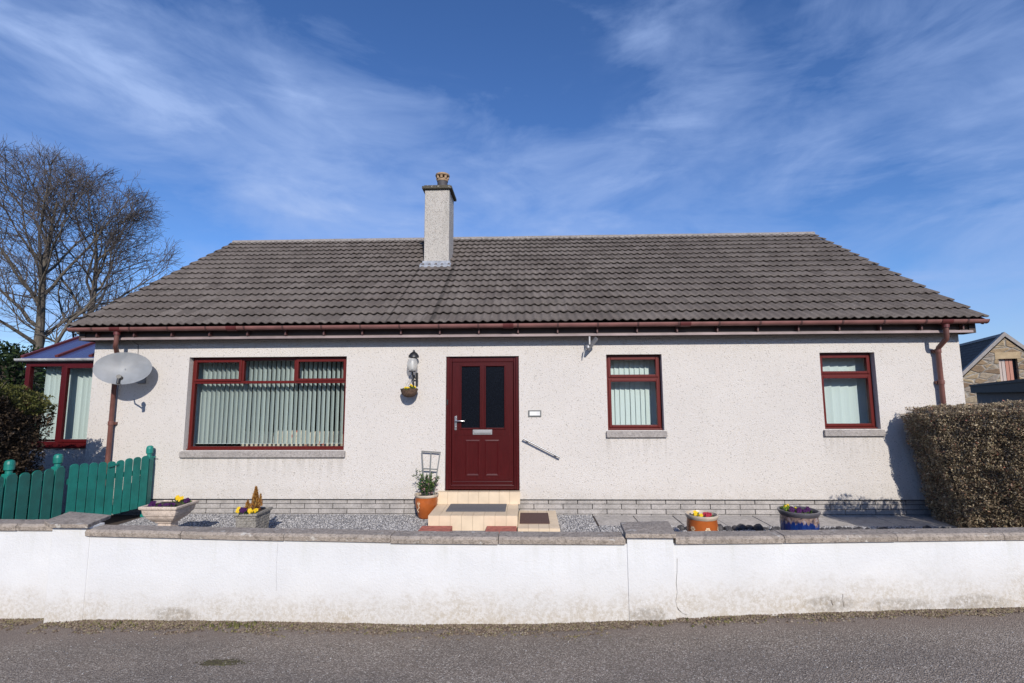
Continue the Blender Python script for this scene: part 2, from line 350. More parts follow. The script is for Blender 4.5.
# ------------------------------------------------------------ mesh builder
class MB:
    def __init__(s): s.v = []; s.f = []; s.m = []; s.n = 0
    def add(s, verts, faces, mi=0):
        s.v.extend(tuple(p) for p in verts); o = s.n
        for f in faces: s.f.append(tuple(i + o for i in f)); s.m.append(mi)
        s.n += len(verts); return s
    def box(s, x0, x1, y0, y1, z0, z1, mi=0):
        v = [(x, y, z) for z in (z0, z1) for y in (y0, y1) for x in (x0, x1)]
        return s.add(v, [(0, 2, 3, 1), (4, 5, 7, 6), (0, 1, 5, 4), (2, 6, 7, 3), (0, 4, 6, 2), (1, 3, 7, 5)], mi)
    def obox(s, c, ax, ay, az, mi=0):
        c, ax, ay, az = map(Vector, (c, ax, ay, az))
        v = [c + ax * i + ay * j + az * k for k in (-1, 1) for j in (-1, 1) for i in (-1, 1)]
        return s.add(v, [(0, 2, 3, 1), (4, 5, 7, 6), (0, 1, 5, 4), (2, 6, 7, 3), (0, 4, 6, 2), (1, 3, 7, 5)], mi)
    def bar(s, a, b, w, h, up=(0, 0, 1), mi=0):
        a, b = Vector(a), Vector(b); d = (b - a); l = d.length; d.normalize()
        sd = d.cross(Vector(up)).normalized(); u = sd.cross(d)
        return s.obox((a + b) / 2, d * l / 2, sd * w / 2, u * h / 2, mi)
    def tube(s, pts, rad, n=8, cap=True, mi=0):
        pts = [Vector(p) for p in pts]
        if not hasattr(rad, '__len__'): rad = [rad] * len(pts)
        ref = Vector((0, 0, 1)); d0 = (pts[-1] - pts[0]).normalized()
        if abs(d0.z) > .9: ref = Vector((1, 0, 0))
        v = []
        for i, p in enumerate(pts):
            d = (pts[min(i + 1, len(pts) - 1)] - pts[max(i - 1, 0)]).normalized()
            a = d.cross(ref).normalized(); b2 = d.cross(a)
            for k in range(n):
                t = 2 * math.pi * k / n
                v.append(p + (a * math.cos(t) + b2 * math.sin(t)) * rad[i])
        f = []
        for i in range(len(pts) - 1):
            for k in range(n):
                f.append((i * n + k, i * n + (k + 1) % n, (i + 1) * n + (k + 1) % n, (i + 1) * n + k))
        if cap: f.append(tuple(range(n))[::-1]); f.append(tuple((len(pts) - 1) * n + k for k in range(n)))
        return s.add(v, f, mi)
    def lathe(s, prof, c, n=24, sx=1, sy=1, mi=0, rot=0):
        v = []
        for r, z in prof:
            for k in range(n):
                t = 2 * math.pi * k / n + rot; v.append((c[0] + r * sx * math.cos(t), c[1] + r * sy * math.sin(t), c[2] + z))
        f = []
        for i in range(len(prof) - 1):
            for k in range(n):
                f.append((i * n + k, i * n + (k + 1) % n, (i + 1) * n + (k + 1) % n, (i + 1) * n + k))
        f.append(tuple(range(n))[::-1]); f.append(tuple((len(prof) - 1) * n + k for k in range(n)))
        return s.add(v, f, mi)
    def loft(s, rings, mi=0, cap=True):
        n = len(rings[0]); v = [p for r in rings for p in r]; f = []
        for i in range(len(rings) - 1):
            for k in range(n):
                f.append((i * n + k, i * n + (k + 1) % n, (i + 1) * n + (k + 1) % n, (i + 1) * n + k))
        if cap: f.append(tuple(range(n))[::-1]); f.append(tuple((len(rings) - 1) * n + k for k in range(n)))
        return s.add(v, f, mi)
    def prism(s, poly, axis, a, b, mi=0):
        # poly = 2D outline; extruded along axis 'x','y','z' from a to b
        def P(p, t): return {'x': (t, p[0], p[1]), 'y': (p[0], t, p[1]), 'z': (p[0], p[1], t)}[axis]
        return s.loft([[P(p, a) for p in poly], [P(p, b) for p in poly]], mi)
    def build(s, name, mat, parent=None, bevel=0, smooth=False, seg=2):
        me = bpy.data.meshes.new(name)
        root = Vector((0, 0, 0)); p = parent
        while p is not None: root += p.location; p = p.parent
        arr = np.array([tuple(q) for q in s.v], dtype=np.float64) - np.array(root)
        me.from_pydata(arr.tolist(), [], s.f); 
        mats = mat if isinstance(mat, (list, tuple)) else [mat]
        for mm in mats: me.materials.append(mm)
        if len(mats) > 1: me.polygons.foreach_set('material_index', s.m)
        if smooth: me.polygons.foreach_set('use_smooth', [True] * len(me.polygons))
        me.update(); 
        o = bpy.data.objects.new(name, me); col.objects.link(o); o.parent = parent
        if parent is None and len(s.f) < 200000:
            c = Vector(((arr[:, 0].min() + arr[:, 0].max()) / 2, (arr[:, 1].min() + arr[:, 1].max()) / 2, arr[:, 2].min()))
            me.transform(Matrix.Translation(-c)); o.location = c
        if bevel:
            md = o.modifiers.new('bevel', 'BEVEL'); md.width = bevel; md.segments = seg; md.limit_method = 'ANGLE'
            md.harden_normals = False
        if smooth:
            try: me.set_sharp_from_angle(angle=R(38))
            except Exception: pass
        return o
def tag(o, label=None, cat=None, group=None, kind=None):
    if label: o['label'] = label
    if cat: o['category'] = cat
    if group: o['group'] = group
    if kind: o['kind'] = kind
    return o
def empty(name, loc, label=None, cat=None, group=None):
    o = bpy.data.objects.new(name, None); o.location = loc; o.empty_display_size = .1; col.objects.link(o)
    return tag(o, label, cat, group)
def quick(name, kind, pts, faces, mat, cat=None): 
    return tag(MB().add(pts, faces).build(name, mat), kind=kind)
def ip(x, tab):
    if x <= tab[0][0]: return tab[0][1]
    for (a, b), (c, d) in zip(tab, tab[1:]):
        if x <= c: return b + (d - b) * (x - a) / (c - a)
    return tab[-1][1]
YT = [(-4.05, 4.135), (-3.7, 4.118), (-2.26, 4.028), (-1.0, 3.966), (0, 3.951), (.71, 3.951), (1.18, 3.97), (1.97, 4.006), (2.93, 4.058), (3.93, 4.112), (9, 4.40)]
YL = [(-9, 4.42), (-4.6, 4.24), (-3.6, 4.235)]
ZT = [(-9, -.25), (-4.6, -.145), (-4.12, -.136), (-4.0, -.108), (-3.6, -.088), (-2.2, -.05), (-1, -.036), (0, -.02), (.7, .010), (1.2, .028), (1.9, .048), (2.9, .062), (3.9, .068), (9, .12)]
Yc = lambda x: ip(x, YT) if x > -4.05 else ip(x, YL)
Zr = lambda x: ip(x, ZT)

# ------------------------------------------------------------ setting
o = MB().add([(-400, -400, -.45), (400, -400, -.45), (400, 400, -.45), (-400, 400, -.45)], [(0, 1, 2, 3)]).build('ground', M['grass']); tag(o, kind='structure')
xs = [-60, -30, -15] + [x * .25 - 9 for x in range(73)] + [15, 30, 60]
ys = [-9, -3, 0, 1.5, 2.5, 3, 3.4, 3.8, 4.5]
mb = MB(); vv = [(x, y, Zr(x) + (.03 * noise.noise(Vector((x * .8, y * .8, 0))) if 3 < y < 3.7 else 0) * .25) for y in ys for x in xs]
nx = len(xs); mb.add(vv, [(j * nx + i, j * nx + i + 1, (j + 1) * nx + i + 1, (j + 1) * nx + i) for j in range(len(ys) - 1) for i in range(nx - 1)])
tag(mb.build('road', M['asphalt']), kind='structure')
gz = -.075
mb = MB(); mb.add([(-30, 4.36, gz - .01), (30, 4.36, gz - .01), (30, 40, gz - .01), (-30, 40, gz - .01)], [(0, 1, 2, 3)])
tag(mb.build('garden_ground', M['soil']), kind='structure')
mb = MB(); mb.box(-5.95, .98, 4.37, 7.74, gz - .3, gz)
tag(mb.build('gravel_bed', M['gravelbed']), kind='structure')
# paved path of slabs on the right, next to the plinth
mb = MB(); x = 1.0
mb2 = MB()
while x < 9:
    for y0, y1 in ((7.10, 7.735),):
        mb.box(x + .006, x + .594, y0 + .006, y1, gz - .04, gz + .004 + rnd.uniform(-.004, .004))
    x += .60
tag(mb.build('path', M['paving'], bevel=.006), kind='structure')

# unseen rising ground added behind the viewer to block low sky light
mb = MB(); hx = [-120 + 8 * i for i in range(31)]; hy = [-10, -13, -17, -22, -30, -42, -60, -110]; hh = [-.4, .8, 2.2, 3.8, 6, 8.5, 11, 14]
mb.add([(x, y, h * (1 + .18 * noise.noise(Vector((x * .05, y * .05, 4)))) + (.5 * noise.noise(Vector((x * .3, y * .3, 1))) if h > 1 else 0)) for y, h in zip(hy, hh) for x in hx],
       [(j * 31 + i, (j + 1) * 31 + i, (j + 1) * 31 + i + 1, j * 31 + i + 1) for j in range(7) for i in range(30)])
tag(mb.build('added_sky_blocker', M['blocker_scrub'], smooth=True), kind='structure')
# loose gravel: tiny chips nobody could count
def gravel_mesh(x0, x1, y0, y1, n, avoid, z, s0=.008, s1=.016):
    base = np.array([(1, 0, 0), (0, 1, 0), (-1, 0, 0), (0, -1, 0), (0, 0, .7), (0, 0, -.7)], float)
    tri = [(0, 1, 4), (1, 2, 4), (2, 3, 4), (3, 0, 4), (1, 0, 5), (2, 1, 5), (3, 2, 5), (0, 3, 5)]
    rs = np.random.RandomState(3); P = rs.uniform((x0, y0), (x1, y1), (n, 2))
    keep = np.ones(n, bool)
    for a, b_, c, d in avoid: keep &= ~((P[:, 0] > a) & (P[:, 0] < b_) & (P[:, 1] > c) & (P[:, 1] < d))
    P = P[keep]; n = len(P)
    ang = rs.uniform(0, 6.28, n); sz = rs.uniform(s0, s1, (n, 3)) 
    V = np.zeros((n, 6, 3)); jit = rs.uniform(.75, 1.25, (n, 6, 3))
    b3 = base[None] * sz[:, None, :] * jit
    V[:, :, 0] = b3[:, :, 0] * np.cos(ang)[:, None] - b3[:, :, 1] * np.sin(ang)[:, None] + P[:, 0:1]
    V[:, :, 1] = b3[:, :, 0] * np.sin(ang)[:, None] + b3[:, :, 1] * np.cos(ang)[:, None] + P[:, 1:2]
    V[:, :, 2] = b3[:, :, 2] + z + rs.uniform(0, .008, n)[:, None]
    F = (np.array(tri)[None] + (np.arange(n) * 6)[:, None, None]).reshape(-1, 3)
    return V.reshape(-1, 3), F
def bulk(name, V, F, mat, parent=None, mats=None, midx=None):
    me = bpy.data.meshes.new(name); k = F.shape[1]
    root = Vector((0, 0, 0)); p = parent
    while p is not None: root += p.location; p = p.parent
    V = V - np.array(root)
    me.vertices.add(len(V)); me.vertices.foreach_set('co', V.astype(np.float32).ravel())
    me.loops.add(F.size); me.loops.foreach_set('vertex_index', F.astype(np.int32).ravel())
    me.polygons.add(len(F)); me.polygons.foreach_set('loop_start', np.arange(0, F.size, k, dtype=np.int32))
    try: me.polygons.foreach_set('loop_total', np.full(len(F), k, dtype=np.int32))
    except Exception: pass
    for mm in (mats or [mat]): me.materials.append(mm)
    if midx is not None: me.polygons.foreach_set('material_index', midx.astype(np.int32))
    me.update(calc_edges=True); me.validate()
    o = bpy.data.objects.new(name, me); col.objects.link(o); o.parent = parent
    return o
V, F = gravel_mesh(-5.9, .97, 6.35, 7.72, 30000, [(-1.38, .44, 6.68, 7.8), (-4.70, -4.36, 6.0, 6.4), (-3.75, -3.45, 6.2, 6.75)], gz)
tag(bulk('gravel', V, F, M['gravel']), 'loose grey gravel chips below the house wall', 'gravel', kind='stuff')
V, F = gravel_mesh(.99, 5.6, 6.68, 7.10, 6200, [], gz, .010, .022)
tag(bulk('gravel', V, F, M['gravel']), 'strip of mixed pale and dark chips in front of the slabs', 'gravel', kind='stuff')

# moss and silt along the foot of the street wall and the patch in the road
def tufts(name, pts, mat, s=.012, h=.5):
    n = len(pts); rs = np.random.RandomState(5); P = np.array(pts)
    a = rs.uniform(0, 6.28, n); sz = rs.uniform(s * .5, s * 1.3, n)
    V = np.zeros((n, 4, 3))
    for k in range(3):
        V[:, k, 0] = P[:, 0] + np.cos(a + k * 2.094) * sz; V[:, k, 1] = P[:, 1] + np.sin(a + k * 2.094) * sz; V[:, k, 2] = P[:, 2] - .002
    V[:, 3, :2] = P[:, :2] + rs.uniform(-.4, .4, (n, 2)) * sz[:, None]; V[:, 3, 2] = P[:, 2] + sz * h * rs.uniform(.5, 1.6, n)
    F = (np.array([(0, 1, 3), (1, 2, 3), (2, 0, 3)])[None] + (np.arange(n) * 4)[:, None, None]).reshape(-1, 3)
    return bulk(name, V.reshape(-1, 3), F, mat)
pts = []; 
for _ in range(75000):
    x = rnd.uniform(-4.9, 4.7); d = rnd.random() ** 1.4 * .27
    w = .10 + .12 * (noise.noise(Vector((x * 1.6, 0, 3))) * .5 + .5)
    if x > .6: w *= .62
    dens = noise.noise(Vector((x * 5, d * 18, 1))) * .5 + .5
    if rnd.random() < .9 - .75 * d / (w * 1.35) and dens + rnd.gauss(0, .12) > .34 + .25 * d / w: pts.append((x, Yc(x) + .035 - d, Zr(x) + .004 + .012 * (1 - d / w) * dens))
tag(tufts('moss_strip', pts, M['moss'], .0095, .5), 'dry brown and green moss along the foot of the street wall', 'moss', kind='stuff')
pts = []
for _ in range(4500):
    u = rnd.gauss(0, .42); w = rnd.gauss(0, .42)
    if u * u + w * w > 1 or rnd.random() > .8 - (u * u + w * w): continue
    if noise.noise(Vector((u * 5, w * 3, 2))) < -.12: continue
    pts.append((-2.09 + u * .22, 3.465 + w * .05, Zr(-2.09) + .002))
tag(tufts('moss_patch', pts, M['mosspatch'], .008, .5), 'small green moss patch growing in the asphalt', 'moss', kind='stuff')

V, F = gravel_mesh(-5, 5, 3.05, 3.98, 420, [], 0, .003, .007)
V[:, 2] += np.interp(V[:, 0], [p[0] for p in ZT], [p[1] for p in ZT]) + .001
tag(bulk('loose_grit', V, F, M['gravel']), 'loose pale grit scattered on the asphalt', 'grit', kind='stuff')
pts = []
for cx0_, n_ in ((-2.3, 75), (-3.3, 20), (1.25, 14)):
    for _ in range(n_):
        x = cx0_ + rnd.gauss(0, .16); pts.append((x, Yc(x) - abs(rnd.gauss(0, .06)), Zr(x) + .008))
tag(tufts('weeds', pts, M['weed'], .011, 1.6), 'sparse bright green weeds in the moss at the wall foot', 'weeds', kind='stuff')
# ------------------------------------------------------------ street wall
bw = empty('boundary_wall', (-.1, 4.1, -.1), 'low white painted roadside wall with concrete coping slabs and two pillars', 'wall')
def wallseg(x0, x1, top, off=.03, th=.12, n=None):
    n = n or max(2, int((x1 - x0) / .12)); rings = []
    for i in range(n + 1):
        x = x0 + (x1 - x0) * i / n; y = Yc(x) + off
        rings.append([(x, y, -.35), (x, y + th, -.35), (x, y + th, top), (x, y, top)])
    return rings
for a, b_ in ((-3.75, .79), (1.12, 9.0)):
    MB().loft(wallseg(a, b_, .592)).build('wall_panel', M['wallpaint'], bw)
rings = []
for i in range(24):
    x = -9 + (-4.02 + 9) * i / 23; y = ip(x, YL) + .03; rings.append([(x, y, -.35), (x, y + .13, -.35), (x, y + .13, .60), (x, y, .60)])
MB().loft(rings).build('wall_panel', M['wallpaint'], bw)
MB().box(-4.04, -3.71, 4.142, 4.285, -.35, .668).build('pillar', M['wallpaint'], bw, bevel=.004)
MB().box(.775, 1.135, 3.977, 4.12, -.35, .646).build('pillar', M['wallpaint'], bw, bevel=.003)
# pillar caps with a shallow pitched top
def capstone(p, z0, z1, pk):
    n = len(p); c = (sum(q[0] for q in p) / n, sum(q[1] for q in p) / n)
    mb = MB(); mid = [(q[0] * .12 + c[0] * .88, q[1] * .12 + c[1] * .88, pk) for q in p]
    mb.loft([[(q[0], q[1], z0) for q in p], [(q[0], q[1], z1) for q in p], mid]); return mb
capstone([(-4.185, 4.21), (-4.02, 4.095), (-3.69, 4.092), (-3.775, 4.42), (-4.287, 4.55)], .668, .700, .712).build('pillar_cap', M['coping'], bw, bevel=.006)
capstone([(.757, 3.94), (1.15, 3.94), (1.205, 4.34), (.785, 4.30)], .646, .680, .690).build('pillar_cap', M['coping'], bw, bevel=.006)
def copings(x0, x1, tab, z0, step):
    x = x0
    while x < x1 - .05:
        e = min(x + step * rnd.uniform(.97, 1.03), x1)
        if x1 - e < .15: e = x1
        rings = []; dz = rnd.uniform(-.003, .003); dy = rnd.uniform(-.004, .004)
        n = 10
        for i in range(n + 1):
            X = x + .002 + (e - x - .004) * i / n; y = ip(X, tab) + dy
            w = [.003 * noise.noise(Vector((X * 9, k, 5.3))) for k in range(4)]
            rings.append([(X, y + .006, z0 + dz), (X, y + .165, z0 + dz), (X, y + .165, z0 + .058 + dz + w[0]), (X, y + .022 + w[1], z0 + .056 + dz + w[2]), (X, y + w[3], z0 + .038 + dz)])
        MB().loft(rings).build('coping_slab', M['coping'], bw, bevel=.004)
        x = e
copings(-9, -4.03, YL, .602, .9)
copings(-3.735, .762, YT, .592, .88)
copings(1.15, 9.0, YT, .592, .88)
# cracks in the render
mb = MB()
def crack(pts, w):
    P = [(x, Yc(x) + .0275, z) for x, z in pts]; pr = None
    v = []; 
    for i, p in enumerate(P):
        ww = w * (.4 + rnd.random()); v += [(p[0] - ww, p[1], p[2]), (p[0] + ww, p[1], p[2])]
    mb.add(v, [(2 * i, 2 * i + 1, 2 * i + 3, 2 * i + 2) for i in range(len(P) - 1)])
crack([(1.165, .48), (1.16, .38), (1.15, .30), (1.155, .23), (1.14, .16), (1.155, .10), (1.19, .075), (1.23, .06)], .0011)
crack([(1.15, .12), (1.16, .10), (1.19, .075), (1.22, .06)], .0028)
crack([(-2.04, .58), (-2.045, .40), (-2.035, .2)], .0007)
crack([(2.28, .165), (2.32, .16), (2.36, .155), (2.40, .16), (2.43, .165)], .002)
crack([(2.36, .155), (2.365, .135), (2.37, .12)], .004)
crack([(2.455, .20), (2.452, .15), (2.458, .10)], .0012)
mb.build('render_crack', M['crack'], bw)

# ------------------------------------------------------------ bungalow
H = empty('bungalow', (-.18, 7.7, -.08), 'white harled single storey bungalow with grey tiled roof and mahogany door and windows', 'house')
WX0, WX1, WY = -7.09, 6.728, 7.70
ops = [(-5.49, -2.90, .914, 2.405), (-1.291, -.1255, .300, 2.388), (1.259, 2.131, 1.212, 2.400), (4.583, 5.424, 1.222, 2.405)]
mb = MB(); xsx = sorted({WX0, WX1} | {o[0] for o in ops} | {o[1] for o in ops}); TH = .28
for a, b_ in zip(xsx, xsx[1:]):
    op = [o for o in ops if o[0] == a and o[1] == b_]
    if op: mb.box(a, b_, WY, WY + TH, .168, op[0][2]) if op[0][2] > .31 else None; mb.box(a, b_, WY, WY + TH, op[0][3], 2.86)
    else: mb.box(a, b_, WY, WY + TH, .168, 2.86)
BY = 15.62
mb.box(WX0, WX0 + TH, WY + TH, BY, -.3, 2.86); mb.box(WX1 - TH, WX1, WY + TH, BY, -.3, 2.86); mb.box(WX0, WX1, BY, BY + TH, -.3, 2.86)
for X in (WX0, WX1 - TH):
    mb.prism([(WY + .02, 2.86), (BY + TH - .02, 2.86), ((WY + BY + TH) / 2 - .05, 5.40)], 'x', X, X + TH)
mb.build('wall', M['harl'], H)
# dark interior lining
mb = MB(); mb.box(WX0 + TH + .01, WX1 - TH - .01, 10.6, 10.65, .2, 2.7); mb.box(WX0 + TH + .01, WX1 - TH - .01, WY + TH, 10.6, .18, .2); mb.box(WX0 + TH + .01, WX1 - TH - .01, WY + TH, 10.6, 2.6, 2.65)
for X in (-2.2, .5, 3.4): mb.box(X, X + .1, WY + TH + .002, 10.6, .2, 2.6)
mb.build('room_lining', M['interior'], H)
# plinth of long facing blocks
mb = MB(); mb.box(WX0 + .01, WX1 - .01, WY + .044, WY + .2, -.3, .166, 1)
for r in range(5):
    z1 = .164 - r * .0745; z0 = z1 - .066
    if r == 0: z1 += .002
    x = WX0 + (0 if r % 2 else -.225)
    while x < WX1:
        a, e = max(x + .004, WX0), min(x + .441, WX1)
        if e - a > .02 and not (a > -1.37 and e < -.15): mb.box(a, e, WY + .022 + rnd.uniform(-.002, .002), WY + .12, z0, z1 - .001, 0)
        x += .449
mb.build('plinth', [M['block'], M['mortar']], H)
MB().box(WX0, WX1, WY - .004, WY + .05, .160, .1685).build('drip_shadow_strip', M['black'], H)  # black strip standing in for the shadow line under the harling edge

# roof: courses of rolled interlocking tiles
RX0, RX1 = -7.245, 6.884; EY, EZ = 7.385, 2.872; RY, RZ = 11.51, 5.585
sl = Vector((0, RY - EY, RZ - EZ)); SL = sl.length; sl.normalize(); up = Vector((0, -sl.z, sl.y))
NR = 16; nxs = int((RX1 - RX0) / .019); X = np.linspace(RX0, RX1, nxs)
per = .133
V = []; F = []; n0 = 0; rs = np.random.RandomState(11)
for r in range(NR):
    s0 = SL * r / NR - (.03 if r == 0 else .0); s1 = SL * (r + 1) / NR + .06
    tl = np.floor((X + (r % 2) * per) / (2 * per)).astype(int); tl -= tl.min()
    jl = rs.uniform(-.005, .005, tl.max() + 2)[tl]; jh = rs.uniform(-.0035, .0035, tl.max() + 2)[tl]
    ph = (X + (r % 2) * 0) / per * 2 * np.pi
    wv = .031 * (0.5 + 0.5 * np.cos(ph)) ** 1.5
    fr = ((X + (r % 2) * per) / (2 * per)) % 1
    wv = wv - .010 * (fr < .07)
    rows = [(s0 + .075 + jl, .012 + wv + jh), (s0 + jl, .036 + wv + jh), (s0 + .004 + jl, .052 + wv + jh), (np.full(nxs, s1 + .03), .004 + wv)]
    for s_, h in rows:
        P = np.zeros((nxs, 3)); P[:, 0] = X; P[:, 1] = EY + sl.y * s_ + up.y * h; P[:, 2] = EZ + sl.z * s_ + up.z * h; V.append(P)
    for k in range(3):
        a = n0 + k * nxs + np.arange(nxs - 1); F.append(np.stack([a, a + 1, a + nxs + 1, a + nxs], 1))
    # side closing faces
    for i, q in ((0, 1), (nxs - 1, 0)):
        ids = [n0 + k * nxs + i for k in range(4)]
        F.append(np.array([ids if q else ids[::-1]]))
    n0 += 4 * nxs
# rear slope and a backing deck
V.append(np.array([(RX0, RY, RZ), (RX1, RY, RZ), (RX1, 15.75 + .4, EZ - .05), (RX0, 16.15, EZ - .05)])); F.append(np.array([(n0, n0 + 1, n0 + 2, n0 + 3)])); n0 += 4
V.append(np.array([(RX0 + .02, EY + .02, EZ - .02), (RX1 - .02, EY + .02, EZ - .02), (RX1 - .02, RY, RZ - .03), (RX0 + .02, RY, RZ - .03)])); F.append(np.array([(n0, n0 + 1, n0 + 2, n0 + 3)])); n0 += 4
roof = bulk('roof', np.concatenate(V), np.concatenate(F), M['tile'], H)
# verge boards under the tile ends
for Xv in (RX0, RX1 - .03):
    a, b_ = Vector((Xv + .015, EY + .02, EZ - .045)), Vector((Xv + .015, RY, RZ - .075))
    MB().bar(a, b_, .028, .085).build('verge_board', M['union'], H)
# ridge tiles
mb = MB(); x = RX0; i = 0
while x < RX1 - .05:
    e = min(x + .45, RX1); s_ = .002 if i % 2 else 0; w = .003 * rnd.uniform(-1, 1)
    pr = []
    for t in range(9):
        a = math.pi * t / 8; pr.append((RY + math.cos(a) * .145, RZ - .045 + w + math.sin(a) ** .7 * .10))
    mb.prism(pr, 'x', x + .004, e); x = e; i += 1
mb.build('ridge_tiles', M['ridge'], H)
# small terminals poking over the ridge
MB().box(-3.60, -3.32, 11.70, 11.86, 5.3, 5.715).build('ridge_vent', M['slate'], H, bevel=.01)
MB().box(3.02, 3.26, 11.70, 11.86, 5.3, 5.705).build('ridge_vent', M['slate'], H, bevel=.01)

# fascia, soffit and gutter
MB().box(RX0 + .12, RX1 - .12, 7.52, 7.545, 2.70, 2.90).build('shaded_fascia_board', M['soffit'], H, bevel=.003)  # dark brown colour stands in for the gutter's shadow on this board
MB().box(RX0 + .12, RX1 - .12, 7.475, 7.519, 2.674, 2.712).build('fascia_trim', M['fascia'], H, bevel=.003)
MB().box(RX0 + .12, RX1 - .12, 7.5195, 7.72, 2.684, 2.6995).build('soffit', M['soffit'], H)
for X0, X1 in ((RX0 + .06, WX0 + .0), (WX1, RX1 - .06)):
    mb = MB(); mb.prism([(7.50, 2.672), (7.72, 2.672), (7.72, 3.02), (7.50, 2.87)], 'x', X0, X1); mb.build('box_end', M['soffit'], H)
gx0, gx1 = RX0 - .01, RX1 + .015; gy, gzz, gr = 7.405, 2.860, .056
pr = [(gy + gr * math.cos(a), gzz + gr * 1.05 * math.sin(a)) for a in [math.pi + math.pi * k / 14 for k in range(15)]]
pr += [(gy + (gr - .006) * math.cos(a), gzz + (gr - .006) * 1.05 * math.sin(a)) for a in [2 * math.pi - math.pi * k / 14 for k in range(15)]]
gt = MB().prism(pr, 'x', gx0, gx1).build('gutter', M['gutter'], H, smooth=True)
for X in (gx0 - .004, gx1):
    MB().prism([(gy + gr * 1.05 * math.cos(a), gzz + gr * 1.1 * math.sin(a)) for a in [math.pi + math.pi * k / 14 for k in range(15)]], 'x', X, X + .006).build('end_cap', M['union'], gt)
hoop = [(gy + (gr + .006) * math.cos(a), gzz + (gr + .006) * 1.05 * math.sin(a)) for a in [math.pi + math.pi * k / 14 for k in range(15)]]
hoop += [(gy + (gr + .0005) * math.cos(a), gzz + (gr + .0005) * 1.05 * math.sin(a)) for a in [2 * math.pi - math.pi * k / 14 for k in range(15)]]
X = -.13 - .612 * 11
while X < gx1:
    if X > gx0 + .1:
        mb = MB(); mb.prism(hoop, 'x', X - .014, X + .014); mb.box(X - .010, X + .010, 7.45, 7.519, 2.722, 2.80); mb.build('gutter_bracket', M['bracket'], gt)
    X += .612
for X in (-4.62, -.28, 2.42, -6.49, 6.30):
    mb = MB(); mb.prism([(gy + (p[0] - gy) * 1.07, gzz + (p[1] - gzz) * 1.07) for p in hoop[:15]] + [(gy + (p[0] - gy) * .99, gzz + (p[1] - gzz) * .99) for p in hoop[15:]], 'x', X - .08, X + .08)
    mb.build('gutter_union', M['union'], gt, smooth=True)
# downpipes
def downpipe(xt, xb, zb, tilt=0):
    mb = MB(); r = .034
    mb.tube([(xt, 7.415, 2.815), (xt, 7.415, 2.62), (xt + (xb - xt) * .15, 7.43, 2.575), (xt + (xb - xt) * .85, 7.61, 2.46), (xb, 7.632, 2.41), (xb, 7.632, zb)], r, 12)
    o = mb.build('downpipe', M['pipe'], H, smooth=True)
    for z in (2.38, 1.32 if xb < 0 else 1.9):
        c = MB(); c.lathe([(r + .007, 0), (r + .009, .01), (r + .009, .06), (r + .004, .065)], (xb, 7.632, z), 14); c.box(xb - .055, xb + .055, 7.655, 7.699, z + .01, z + .05); c.build('pipe_collar', M['pipe'], o, smooth=True)
    c = MB(); c.lathe([(r + .012, 0), (r + .012, .05), (r + .02, .055)], (xt, 7.415, 2.745), 14); c.build('outlet', M['union'], o, smooth=True)
downpipe(-6.49, -6.65, -.05)
downpipe(6.31, 6.34, -.05)

# chimney
CX0, CX1, CY0, CY1 = -2.122, -1.600, 9.75, 10.36
st = MB().box(CX0, CX1, CY0, CY1, 4.2, 6.10).build('chimney', M['harl_grey'], H, bevel=.012)
mb = MB(); mb.box(CX0 - .055, CX1 + .055, CY0 - .055, CY1 + .055, 6.10, 6.165); mb.box(CX0 - .02, CX1 + .02, CY0 - .02, CY1 + .02, 6.165, 6.195); mb.build('chimney_cap', M['caprough'], st, bevel=.014)
cpx = (-1.80, 10.03, 6.19); 
MB().lathe([(.115, 0), (.118, .03), (.112, .06), (.112, .20)], cpx, 20).build('chimney_pot', M['pot_dark'], st, smooth=True)
mb = MB(); mb.lathe([(.118, .20), (.122, .215), (.122, .255), (.105, .26)], cpx, 20)
for k in range(8):
    a = k * math.pi / 4; mb.box(cpx[0] + .115 * math.cos(a) - .022, cpx[0] + .115 * math.cos(a) + .022, cpx[1] + .115 * math.sin(a) - .022, cpx[1] + .115 * math.sin(a) + .022, 6.19 + .25, 6.19 + .335)
mb.lathe([(.145, .315), (.155, .33), (.15, .36), (.10, .385)], cpx, 20)
mb.build('pot_crown', M['pot_buff'], st, smooth=True)
mb = MB(); zf = 4.43; sl_ = .6606
mb.box(CX0 - .03, CX1 + .03, CY0 - .016, CY0 + .02, zf - .02, zf + .12)
mb.add([(CX0 - .07, CY0 - .10, zf + .005), (CX1 + .05, CY0 - .10, zf + .005), (CX1 + .05, CY0 + .01, zf + .08), (CX0 - .07, CY0 + .01, zf + .08),
        (CX0 - .07, CY0 - .10, zf - .04), (CX1 + .05, CY0 - .10, zf - .04), (CX1 + .05, CY0 + .01, zf + .03), (CX0 - .07, CY0 + .01, zf + .03)], [(0, 1, 2, 3), (4, 7, 6, 5), (0, 4, 5, 1), (1, 5, 6, 2), (3, 2, 6, 7), (0, 3, 7, 4)])
for k in range(5):
    y0 = CY0 + k * .13; z0 = zf + .02 + (y0 - CY0) * sl_
    mb.box(CX1 - .01, CX1 + .006, y0, y0 + .135, z0 - .05, z0 + .07)
mb.build('lead_flashing', M['lead'], st, bevel=.004)

